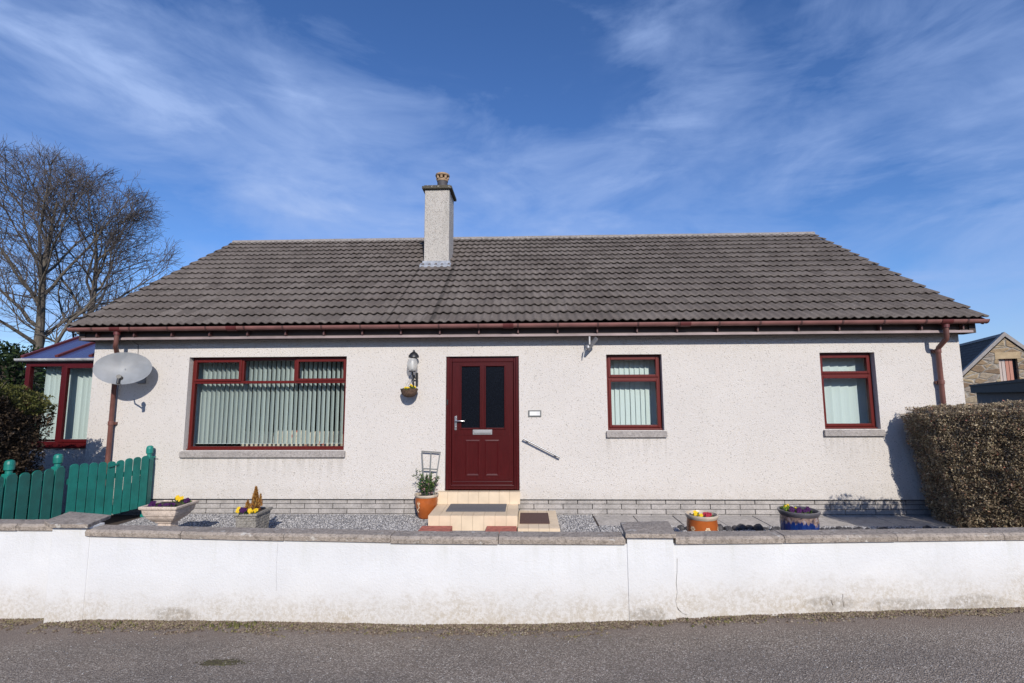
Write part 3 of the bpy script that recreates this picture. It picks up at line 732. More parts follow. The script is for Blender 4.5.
# ---- windows
def frame_rect(mb, x0, x1, z0, z1, y0, y1, w, wb=None):
    wb = wb or w
    mb.box(x0, x0 + w, y0, y1, z0, z1); mb.box(x1 - w, x1, y0, y1, z0, z1)
    mb.box(x0 + w, x1 - w, y0, y1, z1 - w, z1); mb.box(x0 + w, x1 - w, y0, y1, z0, z0 + wb)
def sash(x0, x1, z0, z1, y, w, parent, mat):
    mb = MB(); frame_rect(mb, x0, x1, z0, z1, y, y + .06, w)
    o = mb.build('casement', mat, parent, bevel=.006)
    return o
def pane(x0, x1, z0, z1, y, parent, mat=None):
    return MB().box(x0, x1, y, y + .006, z0, z1).build('pane', mat or M['glass'], parent)
def window(x0, x1, z0, z1, transom, mulls, open_top, open_low, fy=7.79, sill=True, mat=None, parent=H):
    mat = mat or M['mahog']; g = .004
    mb = MB(); W = .050
    frame_rect(mb, x0 + g, x1 - g, z0 + g, z1 - g, fy, fy + .07, W)
    tw = .045
    mb.box(x0 + W, x1 - W, fy + .001, fy + .069, transom - tw / 2, transom + tw / 2)
    for m_ in mulls: mb.box(m_ - tw / 2, m_ + tw / 2, fy + .002, fy + .068, transom + tw / 2, z1 - W)
    fr = mb.build('window', mat, parent, bevel=.006)
    edges = [x0 + W] + [e for m_ in mulls for e in (m_ - tw / 2, m_ + tw / 2)] + [x1 - W]
    for i in range(0, len(edges), 2):
        a, b_ = edges[i], edges[i + 1]; k = i // 2; t0, t1 = transom + tw / 2, z1 - W
        if open_top[k]:
            sash(a - .012, b_ + .012, t0 - .008, t1 + .012, fy - .016, .042, fr, mat); pane(a + .03, b_ - .03, t0 + .03, t1 - .03, fy + .02, fr)
        else: pane(a, b_, t0, t1, fy + .03, fr)
    lo0, lo1 = z0 + W, transom - tw / 2
    if open_low:
        sash(x0 + W - .012, x1 - W + .012, lo0 - .012, lo1 + .008, fy - .016, .042, fr, mat); pane(x0 + W + .03, x1 - W - .03, lo0 + .03, lo1 - .03, fy + .02, fr)
    else: pane(x0 + W, x1 - W, lo0, lo1, fy + .03, fr)
    # dark rubber seal round the frame
    mb = MB(); frame_rect(mb, x0 + .0005, x1 - .0005, z0 + .0005, z1 - .0005, fy + .012, fy + .05, .006); mb.build('weather_seal', M['seal'], fr)
    if sill:
        mb = MB(); mb.prism([(7.655, z0 - .105), (7.80, z0 - .105), (7.80, z0 + .003), (7.655, z0 - .016)], 'x', x0 - .03, x1 + .03); mb.build('window_sill', M['sill'], fr, bevel=.005)
        MB().box(x0 + .01, x1 - .01, fy - .035, fy + .012, z0 + .0035, z0 + .022).build('cill_trim', mat, fr, bevel=.004)
    return fr
window(*ops[0], 1.998, [-4.655, -3.775], [1, 0, 1], 0)
window(*ops[2], 2.028, [], [1], 1)
window(*ops[3], 2.060, [], [1], 1)

def blinds(x0, x1, z0, z1, y, ang, pitch, w, label, loc_group, gaps=()):
    t = empty('vertical_blind', ((x0 + x1) / 2, y, z0), label, 'blind', loc_group)
    MB().box(x0, x1, y - .02, y + .02, z1, z1 + .035).build('headrail', M['white'], t)
    mb = MB(); x = x0 + pitch / 2; 
    while x < x1:
        a = R(ang + rnd.uniform(-4, 4)); dx, dy = math.cos(a) * w / 2, math.sin(a) * w / 2; sw = rnd.uniform(-.004, .004)
        if not any(g0 < x < g1 for g0, g1 in gaps):
            k = 5; ring = []; nn = Vector((-math.sin(a), math.cos(a), 0))
            top = []; bot = []
            for i in range(k):
                u = i / (k - 1) * 2 - 1; off = nn * (.007 * (1 - u * u))
                top.append((x + dx * u + off.x, y + dy * u + off.y, z1)); bot.append((x + dx * u + off.x + sw, y + dy * u + off.y, z0))
            for i in reversed(range(k)):
                u = i / (k - 1) * 2 - 1; off = nn * (.007 * (1 - u * u) + .0015)
                top.append((x + dx * u + off.x, y + dy * u + off.y, z1)); bot.append((x + dx * u + off.x + sw, y + dy * u + off.y, z0))
            mb.loft([bot, top])
        x += pitch
    mb.build('slats', M['blind'], t)
    mb = MB(); zc = z0 + .012
    mb.tube([(x0, y - .03, zc), ((x0 + x1) / 2, y - .03, zc - .004), (x1, y - .03, zc)], .0025, 4); mb.build('bead_chain', M['white'], t)
blinds(-5.52, -2.80, .99, 2.36, 7.99, 81, .078, .089, 'pale green slatted blind in the wide picture window left of the door', 'window blinds')
blinds(1.27, 2.10, 1.27, 2.35, 7.99, 14, .082, .089, 'pale slatted blind in the window right of the door plate', 'window blinds')
blinds(4.62, 5.50, 1.27, 2.36, 7.99, -12, .135, .15, 'closed pale blind in the far right window beside the downpipe', 'window blinds')
# sofa behind the picture window
sf = empty('sofa', (-4.1, 8.6, .2), 'floral fabric sofa back behind the wide window blind', 'sofa')
mb = MB(); mb.box(-5.0, -3.2, 8.40, 8.62, .25, 1.10); mb.build('backrest', M['floral'], sf, bevel=.06, seg=4)
for k in range(3): MB().box(-5.0 + .6 * k + .02, -5.0 + .6 * k + .58, 8.36, 8.50, .7, 1.16 + .02 * (k % 2)).build('cushion', M['floral'], sf, bevel=.05, seg=4)
MB().box(-5.0, -3.2, 8.62, 9.2, .25, .62).build('seat', M['floral'], sf, bevel=.05, seg=3)

# ---- door
dx0, dx1, dz0, dz1 = ops[1]; fy = 7.75
mb = MB(); g = .003
frame_rect(mb, dx0 + g, dx1 - g, dz0 + g, dz1 - g, fy, fy + .09, .085, .05)
mb.box(dx0 + g, dx0 + .055, fy - .025, fy - .0005, dz0 + g, dz1 - g); mb.box(dx1 - .055, dx1 - g, fy - .025, fy - .0005, dz0 + g, dz1 - g)
mb.box(dx0 + .085, dx1 - .085, fy - .02, fy + .02, dz0 + .05, dz0 + .075)
dr = mb.build('door', M['mahogdoor'], H, bevel=.007)
lx0, lx1, lz0, lz1 = -1.196, -.222, .362, 2.298
mb = MB(); y = fy + .012
def inset(mb, holes, x0, x1, z0, z1, y0, y1):
    xs_ = sorted({x0, x1} | {h[0] for h in holes} | {h[1] for h in holes}); zs_ = sorted({z0, z1} | {h[2] for h in holes} | {h[3] for h in holes})
    for a, b_ in zip(xs_, xs_[1:]):
        for c, d in zip(zs_, zs_[1:]):
            if not any(h[0] <= a and b_ <= h[1] and h[2] <= c and d <= h[3] for h in holes): mb.box(a, b_, y0, y1, c, d)
holes = [(-1.052, -.748, 1.250, 2.236), (-.662, -.358, 1.250, 2.236)]
inset(mb, holes, lx0, lx1, lz0, lz1, y, y + .05)
leaf = mb.build('door_leaf', M['mahogdoor'], dr)
for h in holes:
    m2 = MB(); frame_rect(m2, h[0] - .02, h[1] + .02, h[2] - .02, h[3] + .02, y - .012, y + .004, .026); m2.build('glazing_bead', M['mahogdoor'], dr, bevel=.006)
    MB().box(h[0], h[1], y + .018, y + .026, h[2], h[3]).build('pane', M['doorglass'], dr)
m2 = MB()
frame_rect(m2, lx0 + .055, lx1 - .055, lz0 + .09, 1.155, y - .005, y + .002, .012)
for a, b_ in ((-.962, -.766), (-.656, -.462)):
    z0, z1 = .520, 1.050
    # raised and fielded panel with a bevelled rim
    o_ = [(a, z0), (b_, z0), (b_, z1), (a, z1)]; i1 = [(a + .022, z0 + .022), (b_ - .022, z0 + .022), (b_ - .022, z1 - .022), (a + .022, z1 - .022)]
    o0 = [(a - .018, z0 - .018), (b_ + .018, z0 - .018), (b_ + .018, z1 + .018), (a - .018, z1 + .018)]
    m2.loft([[(p[0], y + .003, p[1]) for p in o0], [(p[0], y - .0007, p[1]) for p in o0], [(p[0], y - .0068, p[1]) for p in o_], [(p[0], y - .0008, p[1]) for p in i1]])
m2.build('moulded_panels', M['mahogdoor'], dr)
m2 = MB(); m2.prism([(y + .003, .395), (y - .035, .382), (y - .038, .372), (y + .003, .37)], 'x', lx0 + .02, lx1 - .02); m2.prism([(y + .003, .44), (y - .014, .432), (y - .016, .425), (y + .003, .42)], 'x', lx0 + .02, lx1 - .02); m2.build('weather_bar', M['mahogdoor'], dr)
m2 = MB(); m2.box(-.865, -.556, y - .012, y + .001, 1.148, 1.226); m2.box(-.845, -.576, y - .022, y - .012, 1.165, 1.209); m2.build('letter_plate', M['railgrey'], dr, bevel=.006)
m2 = MB(); m2.box(-1.155, -1.118, y - .008, y + .001, 1.22, 1.44); m2.tube([(-1.135, y - .008, 1.365), (-1.135, y - .05, 1.365)], .011, 10); m2.tube([(-1.135, y - .045, 1.365), (-1.06, y - .05, 1.366), (-.985, y - .042, 1.362)], [.011, .010, .008], 10); m2.lathe([(.012, 0), (.012, .01)], (-1.135, y - .012, 1.265), 10); m2.build('door_handle', M['steel'], dr, bevel=.002, smooth=True)
MB().box(dx0 + .012, dx0 + .035, fy - .036, fy - .025, 1.62, 1.70).build('door_bell', M['black'], dr, bevel=.004)
# dark hall behind the leaf
# ---- step
stp = empty('tiled_doorstep', (-.76, 7.3, gz), 'two level doorstep faced in buff tiles below the front door', 'doorstep')
def tiled(mb, x0, x1, y0, y1, z0, z1, n, ny, nz=1, skip=None):
    g = .0022; t = .006
    mb.box(x0 + t, x1 - t, y0 + t, y1, z0, z1 - t, 1)
    w = (x1 - x0) / n; h = (z1 - z0) / nz
    for i in range(n):
        for k in range(nz):
            mb.box(x0 + i * w + g, x0 + (i + 1) * w - g, y0 + rnd.uniform(0, .0006), y0 + t + .001, z0 + k * h + g, z0 + (k + 1) * h - g - (t * 0))
    d = (y1 - y0) / ny
    for j in range(ny):
        for i in range(n):
            mb.box(x0 + i * w + g, x0 + (i + 1) * w - g, y0 + j * d + (t + .0022 if j == 0 else g), y0 + (j + 1) * d - g, z1 - t - .001, z1 - rnd.uniform(0, .0006))
    for j in range(ny):
        for s_ in (0, 1):
            X = x0 if s_ == 0 else x1 - t - .001
            mb.box(X, X + t + .001, y0 + j * d + g + (t if j == 0 else 0), y0 + (j + 1) * d - g, z0 + g, z1 - t - .003)
mb = MB(); tiled(mb, -1.376, -.145, 6.85, 7.578, gz - .02, .122, 8, 5)
mb.build('tread', [M['tilebuff'], M['grout']], stp)
mb = MB(); tiled(mb, -1.385, -.12, 7.58, 7.71, .118, .298, 8, 1)
mb.build('threshold_step', [M['tilebuff'], M['grout']], stp)
mb = MB(); tiled(mb, -.140, .425, 6.69, 7.72, gz - .02, -.003, 4, 7)
mb.build('side_platform', [M['tilebuff'], M['grout']], stp)
def mat_obj(x0, x1, y0, y1, z, mat, label, name='door_mat'):
    t = MB().box(x0, x1, y0, y1, z, z + .012).build(name, mat, bevel=.004)
    return tag(t, label, 'mat')
mat_obj(-1.17, -.32, 7.08, 7.54, .1235, M['matgrey'], 'grey rubber mat lying on the buff tiled step')
o = mat_obj(-.115, .300, 6.93, 7.52, -.0015, M['matbrown'], 'brown coir mat right of the step on low tiles')
for x0, x1, lb in ((-1.455, -1.035, 'red clay slab at the left front corner of the step'), (-.565, -.155, 'red clay slab at the right front corner of the step')):
    tag(MB().box(x0, x1, 6.50, 6.838, gz - .02, gz + .068).build('paving_slab', M['redpaver'], bevel=.008), lb, 'slab', 'red slabs in front of the step')

# ---- wall fittings
np_ = empty('name_plate', (.12, 7.69, 1.42), 'small white house name plate in a grey frame right of the door', 'sign')
MB().box(.017, .222, 7.682, 7.6985, 1.428, 1.530).build('frame', M['greenmetal'], np_, bevel=.004)
MB().box(.038, .201, 7.676, 7.6825, 1.448, 1.510).build('face', M['white'], np_, bevel=.001)
hr = empty('handrail', (.2, 7.6, .8), 'sloping white metal handrail fixed to the wall beside the door', 'handrail')
a, b_ = Vector((-.066, 7.625, 1.098)), Vector((.506, 7.625, .808))
d = (b_ - a).normalized()
MB().tube([a, b_], .014, 14).build('rail', M['railgrey'], hr, smooth=True)
for t in (.12, .88):
    p = a.lerp(b_, t); m2 = MB(); m2.tube([p, p + Vector((0, .035, -.02)), p + Vector((0, .072, -.02))], .008, 8); m2.lathe([(.03, 0), (.03, .006)], (p.x, 7.69, p.z - .02), 4); m2.build('bracket', M['greymetal'], hr)
# wall lantern
ln = empty('wall_lantern', (-1.81, 7.6, 2.12), 'black wall lantern with clear glass globe above the hanging basket', 'lantern')
c = (-1.80, 7.56, 2.15)
MB().lathe([(.045, .20), (.085, .21), (.08, .24), (.055, .275), (.02, .30), (.012, .33)], (c[0] + .02, c[1], c[2] + .005), 16).build('lantern_hood', M['black'], ln, smooth=True)
m_ = bpy.data.materials.new('seeded_lantern_glass'); m_.use_nodes = True; nt = m_.node_tree; nt.nodes['Principled BSDF'].inputs['Base Color'].default_value = (.62, .61, .58, 1)
_t = N(nt, 'ShaderNodeBsdfTransparent'); _m = N(nt, 'ShaderNodeMixShader'); _m.inputs[0].default_value = .5; L(nt, nt.nodes['Principled BSDF'].outputs[0], _m.inputs[1]); L(nt, _t.outputs[0], _m.inputs[2])
L(nt, _m.outputs[0], [n for n in nt.nodes if n.type == 'OUTPUT_MATERIAL'][0].inputs[0])
MB().lathe([(.04, 0), (.07, .03), (.086, .08), (.082, .14), (.06, .20)], (c[0] + .0, c[1], c[2] + .0), 18).build('globe', m_, ln, smooth=True)
MB().lathe([(.02, .03), (.022, .12), (.014, .16)], c, 10).build('bulb', M['white'], ln, smooth=True)
m2 = MB(); m2.lathe([(.055, -.01), (.05, .005)], c, 14); m2.tube([(c[0], c[1], c[2] - .01), (c[0] + .01, c[1] + .03, c[2] - .09), (c[0] + .05, 7.67, c[2] - .12)], .012, 8); m2.tube([(c[0] + .05, 7.67, c[2] - .02), (c[0] + .05, 7.67, c[2] - .22)], .02, 8); m2.build('arm', M['black'], ln)
# hanging basket
hb = empty('hanging_basket', (-1.83, 7.53, 1.74), 'wicker basket of yellow flowers hanging on the wall left of the door', 'basket')
bc = Vector((-1.835, 7.53, 1.745))
m2 = MB(); m2.lathe([(.03, -.005), (.08, .01), (.115, .05), (.135, .115), (.140, .13), (.118, .13), (.10, .10)], bc, 20); m2.build('bowl', simple('wicker', (.10, .06, .04), .9, var=.6, vs=50, bs=1, bscale=60), hb, smooth=True)
m2 = MB(); ap = bc + Vector((.03, .02, .34))
for k in range(3):
    t = k * 2.1 + .5; m2.tube([bc + Vector((.115 * math.cos(t), .115 * math.sin(t), .11)), ap], .0025, 5)
m2.build('chain', M['greymetal'], hb)
m2 = MB(); m2.tube([(ap.x, 7.69, ap.z + .0), (ap.x, 7.69, ap.z - .20)], .01, 8); m2.tube([(ap.x, 7.69, ap.z - .02), (ap.x, ap.y, ap.z + .01)], .008, 8); m2.tube([(ap.x, 7.69, ap.z - .17), (ap.x, ap.y + .02, ap.z - .02)], .006, 8); m2.build('wall_bracket', M['black'], hb)

def leafs(n, centre, spread, size, seedv, up_bias=.5, zmin=None, thin=.45):
    rs = np.random.RandomState(seedv); C = rs.normal(0, 1, (n, 3)); C /= np.maximum(np.linalg.norm(C, axis=1)[:, None], .8)
    C = np.array(centre) + C * np.array(spread)
    d = rs.normal(0, 1, (n, 3)); d[:, 2] += up_bias; d /= np.linalg.norm(d, axis=1)[:, None]
    e = np.cross(d, rs.normal(0, 1, (n, 3))); e /= np.linalg.norm(e, axis=1)[:, None]
    s = size * rs.uniform(.6, 1.3, n)[:, None]
    V = np.stack([C - d * s, C + e * s * thin, C + d * s, C - e * s * thin], 1)
    if zmin is not None: V[:, :, 2] = np.maximum(V[:, :, 2], zmin)
    F = np.arange(n * 4).reshape(-1, 4)
    return V.reshape(-1, 3), F
def flower(mb, p, r, facing=(0, -1, .5), mi=0):
    p = Vector(p); n = Vector(facing).normalized(); a = n.cross(Vector((0, 0, 1))).normalized(); b2 = n.cross(a)
    ph = rnd.uniform(0, 1)
    for k in range(5):
        t = ph + k * 2 * math.pi / 5; d = a * math.cos(t) + b2 * math.sin(t); e = a * -math.sin(t) + b2 * math.cos(t)
        mb.add([p, p + d * r * .5 + e * r * .5 + n * r * .15, p + d * r + e * r * .28 + n * r * .05, p + d * r - e * r * .28 + n * r * .05, p + d * r * .5 - e * r * .5 + n * r * .15], [(0, 1, 2, 3, 4)])
def pansies(name, label, spots, mat, r, leaf_n=60, lz=0, group=None, leafm=None, spread=.05):
    cx = sum(s[0] for s in spots) / len(spots); cy = sum(s[1] for s in spots) / len(spots); cz = min(s[2] for s in spots)
    t = empty(name, (cx, cy, cz - .03), label, 'flowers', group)
    for s in spots:
        mb = MB()
        for _ in range(3): flower(mb, (s[0] + rnd.uniform(-r, r) * .7, s[1] + rnd.uniform(-r, r) * .7, s[2] + rnd.uniform(-r, r) * .5), r, (rnd.uniform(-.5, .5), -1, rnd.uniform(.1, .9)))
        mb.build('flower', mat, t)
    Vs, Fs = [], []
    for i, s in enumerate(spots):
        V, F = leafs(leaf_n // len(spots), (s[0], s[1], s[2] - .025), (spread, spread, .02), .018, i + 5); Fs.append(F + 4 * sum(len(q) // 4 for q in Vs)); Vs.append(V)
    bulk('leaves', np.concatenate(Vs), np.concatenate(Fs), leafm or M['leaf'], t)
    return t
pansies('basket_flowers', 'yellow flowers growing in the wall hung basket', [(-1.89, 7.47, 1.885), (-1.83, 7.44, 1.89), (-1.79, 7.48, 1.92), (-1.76, 7.52, 1.90)], M['yellow'], .020, 200)

# satellite dish
sd = empty('satellite_dish', (-6.3, 7.5, 1.9), 'grey oval satellite dish in front of the left downpipe', 'dish')
dc = Vector((-6.272, 7.33, 2.214)); nrm_ = Vector((.45, -1, .28)).normalized(); ax = nrm_.cross(Vector((0, 0, 1))).normalized() * -1
if ax.x < 0: ax = -ax
az = ax.cross(nrm_); az = az if az.z > 0 else -az
mb = MB(); rings = []
for k in range(9):
    rr = k / 8
    ring = []
    for i in range(40):
        t = 2 * math.pi * i / 40; ring.append(dc + ax * .375 * rr * math.cos(t) + az * .262 * rr * math.sin(t) - nrm_ * .07 * (1 - rr * rr))
    rings.append(ring)
back = [[p - nrm_ * .004 for p in r] for r in reversed(rings)]
mb.loft(rings[1:] + back[:-1]); mb.build('reflector', M['dish'], sd, smooth=True)
lnb = Vector((-6.0, 6.96, 2.06))
m2 = MB(); m2.tube([dc - az * .25 - nrm_ * .02, dc - az * .29 + nrm_ * .10, lnb - az * .06], .011, 8); m2.build('feed_arm', M['greymetal'], sd)
m2 = MB(); m2.tube([lnb + nrm_ * .03, lnb - nrm_ * .07], .032, 12); m2.tube([lnb - az * .0, lnb - az * .10], .026, 10); m2.build('receiver', M['black'], sd)
m2 = MB(); m2.tube([dc - nrm_ * .075, dc + Vector((0, .2, -.05)), (dc.x + .02, 7.66, dc.z - .10)], .02, 10); m2.box(dc.x - .05, dc.x + .09, 7.675, 7.699, dc.z - .22, dc.z + .02); m2.build('wall_mount', M['greymetal'], sd)
m2 = MB(); m2.tube([(-6.36, 7.47, 2.80), (-6.375, 7.60, 2.66), (-6.36, 7.693, 2.62), (-6.34, 7.693, 2.3)], .004, 5)
tag(m2.build('cable', M['black']), 'thin cable running from the gutter down behind the dish', 'cable')
# floodlight on its bracket below the fascia
fl = empty('security_light', (.98, 7.6, 2.5), 'small tilted grey lamp bracket under the fascia by the middle window', 'lamp')
MB().box(.965, .99, 7.49, 7.515, 2.54, 2.672).build('bracket', M['greymetal'], fl, bevel=.002)
m2 = MB(); m2.obox((1.02, 7.52, 2.555), Vector((.07, -.04, .085)), Vector((.012, .008, -.008)), Vector((.01, -.03, -.018))); m2.build('arm', M['greymetal'], fl, bevel=.003)
m2 = MB(); m2.lathe([(.02, 0), (.032, .01), (.034, .04), (.02, .06)], (.955, 7.53, 2.475), 12); m2.build('lamp_head', M['greymetal'], fl, smooth=True)
m2 = MB(); m2.tube([(.93, 7.56, 2.50), (.90, 7.62, 2.42), (.885, 7.66, 2.33)], [.012, .01, .006], 8); m2.build('cable_tail', M['white'], fl)
hk = MB(); hk.tube([(-5.93, 7.699, .822), (-5.93, 7.64, .822), (-5.87, 7.63, .822)], .007, 6); tag(hk.build('wall_hook', M['picketlight']), 'small green hook on the wall beside the gate post', 'hook')

# ------------------------------------------------------------ conservatory
cv = empty('conservatory', (-7.7, 8.8, -.08), 'small lean-to conservatory with brown frames and tinted roof', 'conservatory')
cx0, cx1, cy = -8.42, -7.10, 7.86
mb = MB(); mb.box(cx0, cx1, cy, cy + .15, -.2, .945); mb.box(cx0, cx0 + .15, cy + .15, 11, -.2, .945); mb.build('base_wall', M['harl_side'], cv)
fr = None
W = .075; z0, z1 = .955, 2.36
mb = MB(); frame_rect(mb, cx0, cx1, z0, z1, cy + .02, cy + .10, W, .09); mb.box(-7.80, -7.72, cy + .021, cy + .099, z0 + .09, z1 - W)
mb.box(cx0, cx0 + .08, cy + .10, 11, z0, z0 + .09); mb.box(cx0, cx0 + .08, cy + .10, 11, z1 - W, z1)
for yy in (8.9, 9.9, 10.9): mb.box(cx0 + .001, cx0 + .079, yy, yy + .07, z0 + .09, z1 - W)
fr = mb.build('window', M['mahogdark'], cv, bevel=.006)
sash(-7.73, cx1 - W + .012, z0 + .08, z1 - W + .012, cy + .004, .045, fr, M['mahogdark'])
pane(cx0 + W, -7.80, z0 + .09, z1 - W, cy + .05, fr); pane(-7.70, cx1 - W - .02, z0 + .11, z1 - W - .02, cy + .04, fr)
m2 = MB(); m2.box(cx0 + .035, cx0 + .041, cy + .1, 11, z0 + .09, z1 - W); m2.build('pane', M['glass'], fr)
MB().box(cx0 - .02, cx1, cy - .03, cy + .10, .9455, .955).build('cill', M['mahogdark'], cv)
m2 = MB(); pr = [(cy - .03 + .05 * math.cos(a), 2.415 + .05 * math.sin(a)) for a in [math.pi + math.pi * k / 10 for k in range(11)]]; m2.prism(pr, 'x', cx0 - .12, cx1 + .0); m2.build('gutter', M['greygutter'], cv, smooth=True)
MB().box(cx0 - .08, cx1, cy + .0, cy + .10, 2.361, 2.43).build('eaves_beam', M['greygutter'], cv)
ry1, rz1 = 11.0, 2.43 + (11.0 - 7.86) * .46
m2 = MB(); m2.add([(cx0 - .05, cy - .02, 2.435), (cx1 - .02, cy - .02, 2.435), (cx1 - .02, ry1, rz1), (cx0 - .05, ry1, rz1), (cx0 - .05, cy - .02, 2.42), (cx1 - .02, cy - .02, 2.42), (cx1 - .02, ry1, rz1 - .016), (cx0 - .05, ry1, rz1 - .016)], [(0, 1, 2, 3), (4, 7, 6, 5), (0, 4, 5, 1), (1, 5, 6, 2), (2, 6, 7, 3), (3, 7, 4, 0)])
m2.build('roof_sheet', M['roofsheet'], cv)
for X in (cx0 - .03, -7.86, -7.28):
    MB().bar((X, cy - .03, 2.452), (X, ry1, rz1 + .016), .055, .035).build('glazing_bar', M['union'], cv)
m2 = MB(); m2.box(cx0, cx1, 10.95, 11.05, -.2, rz1 - .02); m2.build('rear_wall', M['harl_side'], cv)
blinds(cx0 + .14, cx1 - .08, 1.06, 2.28, 8.12, 52, .095, .10, 'grey green slatted blind inside the conservatory window', 'window blinds')

# ------------------------------------------------------------ fence and gate
def picket(base, top, dirv, w, th=.018, nrm=None):
    d = Vector((dirv[0], dirv[1], 0)).normalized(); nr = Vector((d.y, -d.x, 0))
    out = [(-w / 2, base)] + [(w / 2, base)] + [(w / 2 * math.cos(a), top - w * .42 + w * .42 * math.sin(a)) for a in [math.pi * k / 10 for k in range(11)]]
    return out, d, nr
def build_picket(c, base, top, dirv, w, parent, mat, lean=0):
    out, d, nr = picket(base, top, dirv, w)
    r0, r1 = [], []
    for u, z in out:
        p = Vector((c[0], c[1], 0)) + d * (u + lean * (z - base)); r0.append((p.x, p.y, z)); q = p + nr * .018; r1.append((q.x, q.y, z))
    MB().loft([r0, r1]).build('picket', mat, parent, bevel=.003)
def post(x, y, zb, zt, w, parent, rot=0):
    mb = MB(); q = math.pi / 4 + rot
    prof = [(w * .707, zb), (w * .707, zt - .17), (w * .62, zt - .165)]
    mb.lathe([(r, z) for r, z in prof], (x, y, 0), 4, rot=q)
    mb.lathe([(w * .40, zt - .166), (w * .38, zt - .13), (w * .56, zt - .12), (w * .58, zt - .05), (w * .50, zt - .015), (w * .25, zt)], (x, y, 0), 16)
    return mb.build('post', M['picketlight'], parent, bevel=.004)
fn = empty('picket_fence', (-6.35, 6.0, -.1), 'green picket fence with round topped boards beside the left hedge', 'fence')
fdir = Vector((-6.42, 6.5)) - Vector((-6.43, 5.85)); fd = Vector((fdir.x, fdir.y, 0)).normalized()
P0 = Vector((-6.30, 6.50, 0)); back = Vector((-.062, 0, 0))
for k in range(9):
    c = P0 - Vector((0, 1, 0)) * (.155 * k + .02); build_picket((c.x - .0, c.y), -.03, .835 + rnd.uniform(-.006, .006), (0, 1), .132, fn, M['picket'])
for yy in (6.50, 5.88): post(-6.355, yy, -.08, 1.005, .09, fn)
for z in (.15, .62): MB().box(-6.335, -6.302, 5.1, 6.5, z, z + .07).build('rail', M['picket'], fn)
post(-6.355, 5.22, -.08, 1.005, .09, fn)
gt_ = empty('garden_gate', (-6.05, 7.0, -.03), 'green picket gate standing between the fence and the house wall', 'gate')
A0, A1 = Vector((-6.27, 6.58, 0)), Vector((-5.88, 7.50, 0)); gd = (A1 - A0).normalized()
ng = 9
for k in range(ng):
    c = A0.lerp(A1, (k + .5) / ng); build_picket((c.x, c.y), .03 + .008 * k, .835 + .02 * abs(k - 4) / 4 + .01 * (k > 5), (gd.x, gd.y), .100, gt_, M['picket'])
nb = Vector((-gd.y, gd.x, 0)) 
for z in (.17, .62): MB().bar(A0 + nb * .018 + Vector((0, 0, z)), A1 + nb * .018 + Vector((0, 0, z)), .03, .07).build('rail', M['picket'], gt_)
m2 = MB(); pz = A0.lerp(A1, .52); m2.bar(pz - gd * .07 + Vector((0, 0, .765)) - nb * .03, pz + gd * .05 + Vector((0, 0, .79)) - nb * .03, .02, .03); m2.build('latch', M['picket'], gt_, bevel=.003)
gp = empty('gate_post', (-5.93, 7.6, -.08), 'green gate post with rounded cap standing against the house wall', 'post')
post(-5.955, 7.60, -.08, 1.005, .085, gp)

# ------------------------------------------------------------ planters
def rect(cx, cy, hx, hy, z, rot=0):
    c, s = math.cos(rot), math.sin(rot)
    return [(cx + u * c - v_ * s, cy + u * s + v_ * c, z) for u, v_ in ((-hx, -hy), (hx, -hy), (hx, hy), (-hx, hy))]
tr = empty('stone_trough', (-4.55, 6.2, gz), 'rectangular cast stone trough on a pedestal foot near the gate', 'planter')
tx, ty = -4.555, 6.21
prof = [(.14, .12, .0), (.14, .12, .03), (.088, .077, .07), (.082, .072, .262), (.102, .09, .27), (.105, .092, .285), (.15, .13, .315), (.178, .155, .345), (.182, .158, .36), (.20, .172, .375), (.212, .182, .41), (.218, .187, .45), (.240, .207, .458), (.243, .21, .492), (.220, .189, .494), (.205, .175, .44)]
mb = MB(); mb.loft([rect(tx, ty, a, b_, gz + .0 + z * 1.0, 0) for a, b_, z in prof]); mb.build('body', M['trough'], tr, bevel=.008)
MB().box(tx - .213, tx + .213, ty - .182, ty + .182, gz + .435, gz + .478).build('soil', M['soil'], tr)
zt = gz + .50
pansies('pansy_plants', 'purple pansies growing in the pedestal stone trough', [(tx - .19, ty - .05, zt), (tx - .13, ty - .13, zt - .005), (tx + .06, ty - .15, zt), (tx + .12, ty - .13, zt + .01), (tx + .17, ty + .08, zt + .01), (tx + .14, ty + .12, zt), (tx - .02, ty - .14, zt - .01)], M['purple'], .026, 220)
pansies('pansy_plants', 'yellow pansies at the back of the stone trough', [(tx - .01, ty + .14, zt + .03), (tx + .05, ty + .13, zt + .02)], M['yellow'], .028, 60)
bp = empty('brick_pattern_planter', (-3.6, 6.45, gz), 'square grey stone block planter with a bronze dwarf conifer', 'planter')
bx, by = -3.605, 6.46; hz = .355
mb = MB(); mb.loft([rect(bx, by, .118, .16, gz - .02), rect(bx, by, .132, .175, gz + hz - .04)])
for k in range(9):
    z = gz + .005 + k * .036; e = .119 + .0014 * k
    x = -e + (.0 if k % 2 else -.03)
    while x < e:
        a_, b2 = max(x + .002, -e), min(x + .056, e)
        if b2 - a_ > .008: mb.box(bx + a_, bx + b2, by - e * 1.34 - .007 + rnd.uniform(-.003, .003), by - e * 1.3, z, z + .031)
        x += .06
    yv = -e * 1.33
    while yv < e * 1.33:
        mb.box(bx + e - .002, bx + e + .007 + rnd.uniform(-.003, .003), by + yv, by + min(yv + .056, e * 1.33), z, z + .031); yv += .06
mb.build('body', M['brickplanter'], bp, bevel=.003)
mb = MB(); mb.loft([rect(bx, by, .14, .185, gz + hz - .04), rect(bx, by, .155, .20, gz + hz - .03), rect(bx, by, .155, .20, gz + hz), rect(bx, by, .125, .17, gz + hz), rect(bx, by, .12, .165, gz + hz - .03)]); mb.build('rim', M['brickplanter'], bp, bevel=.004)
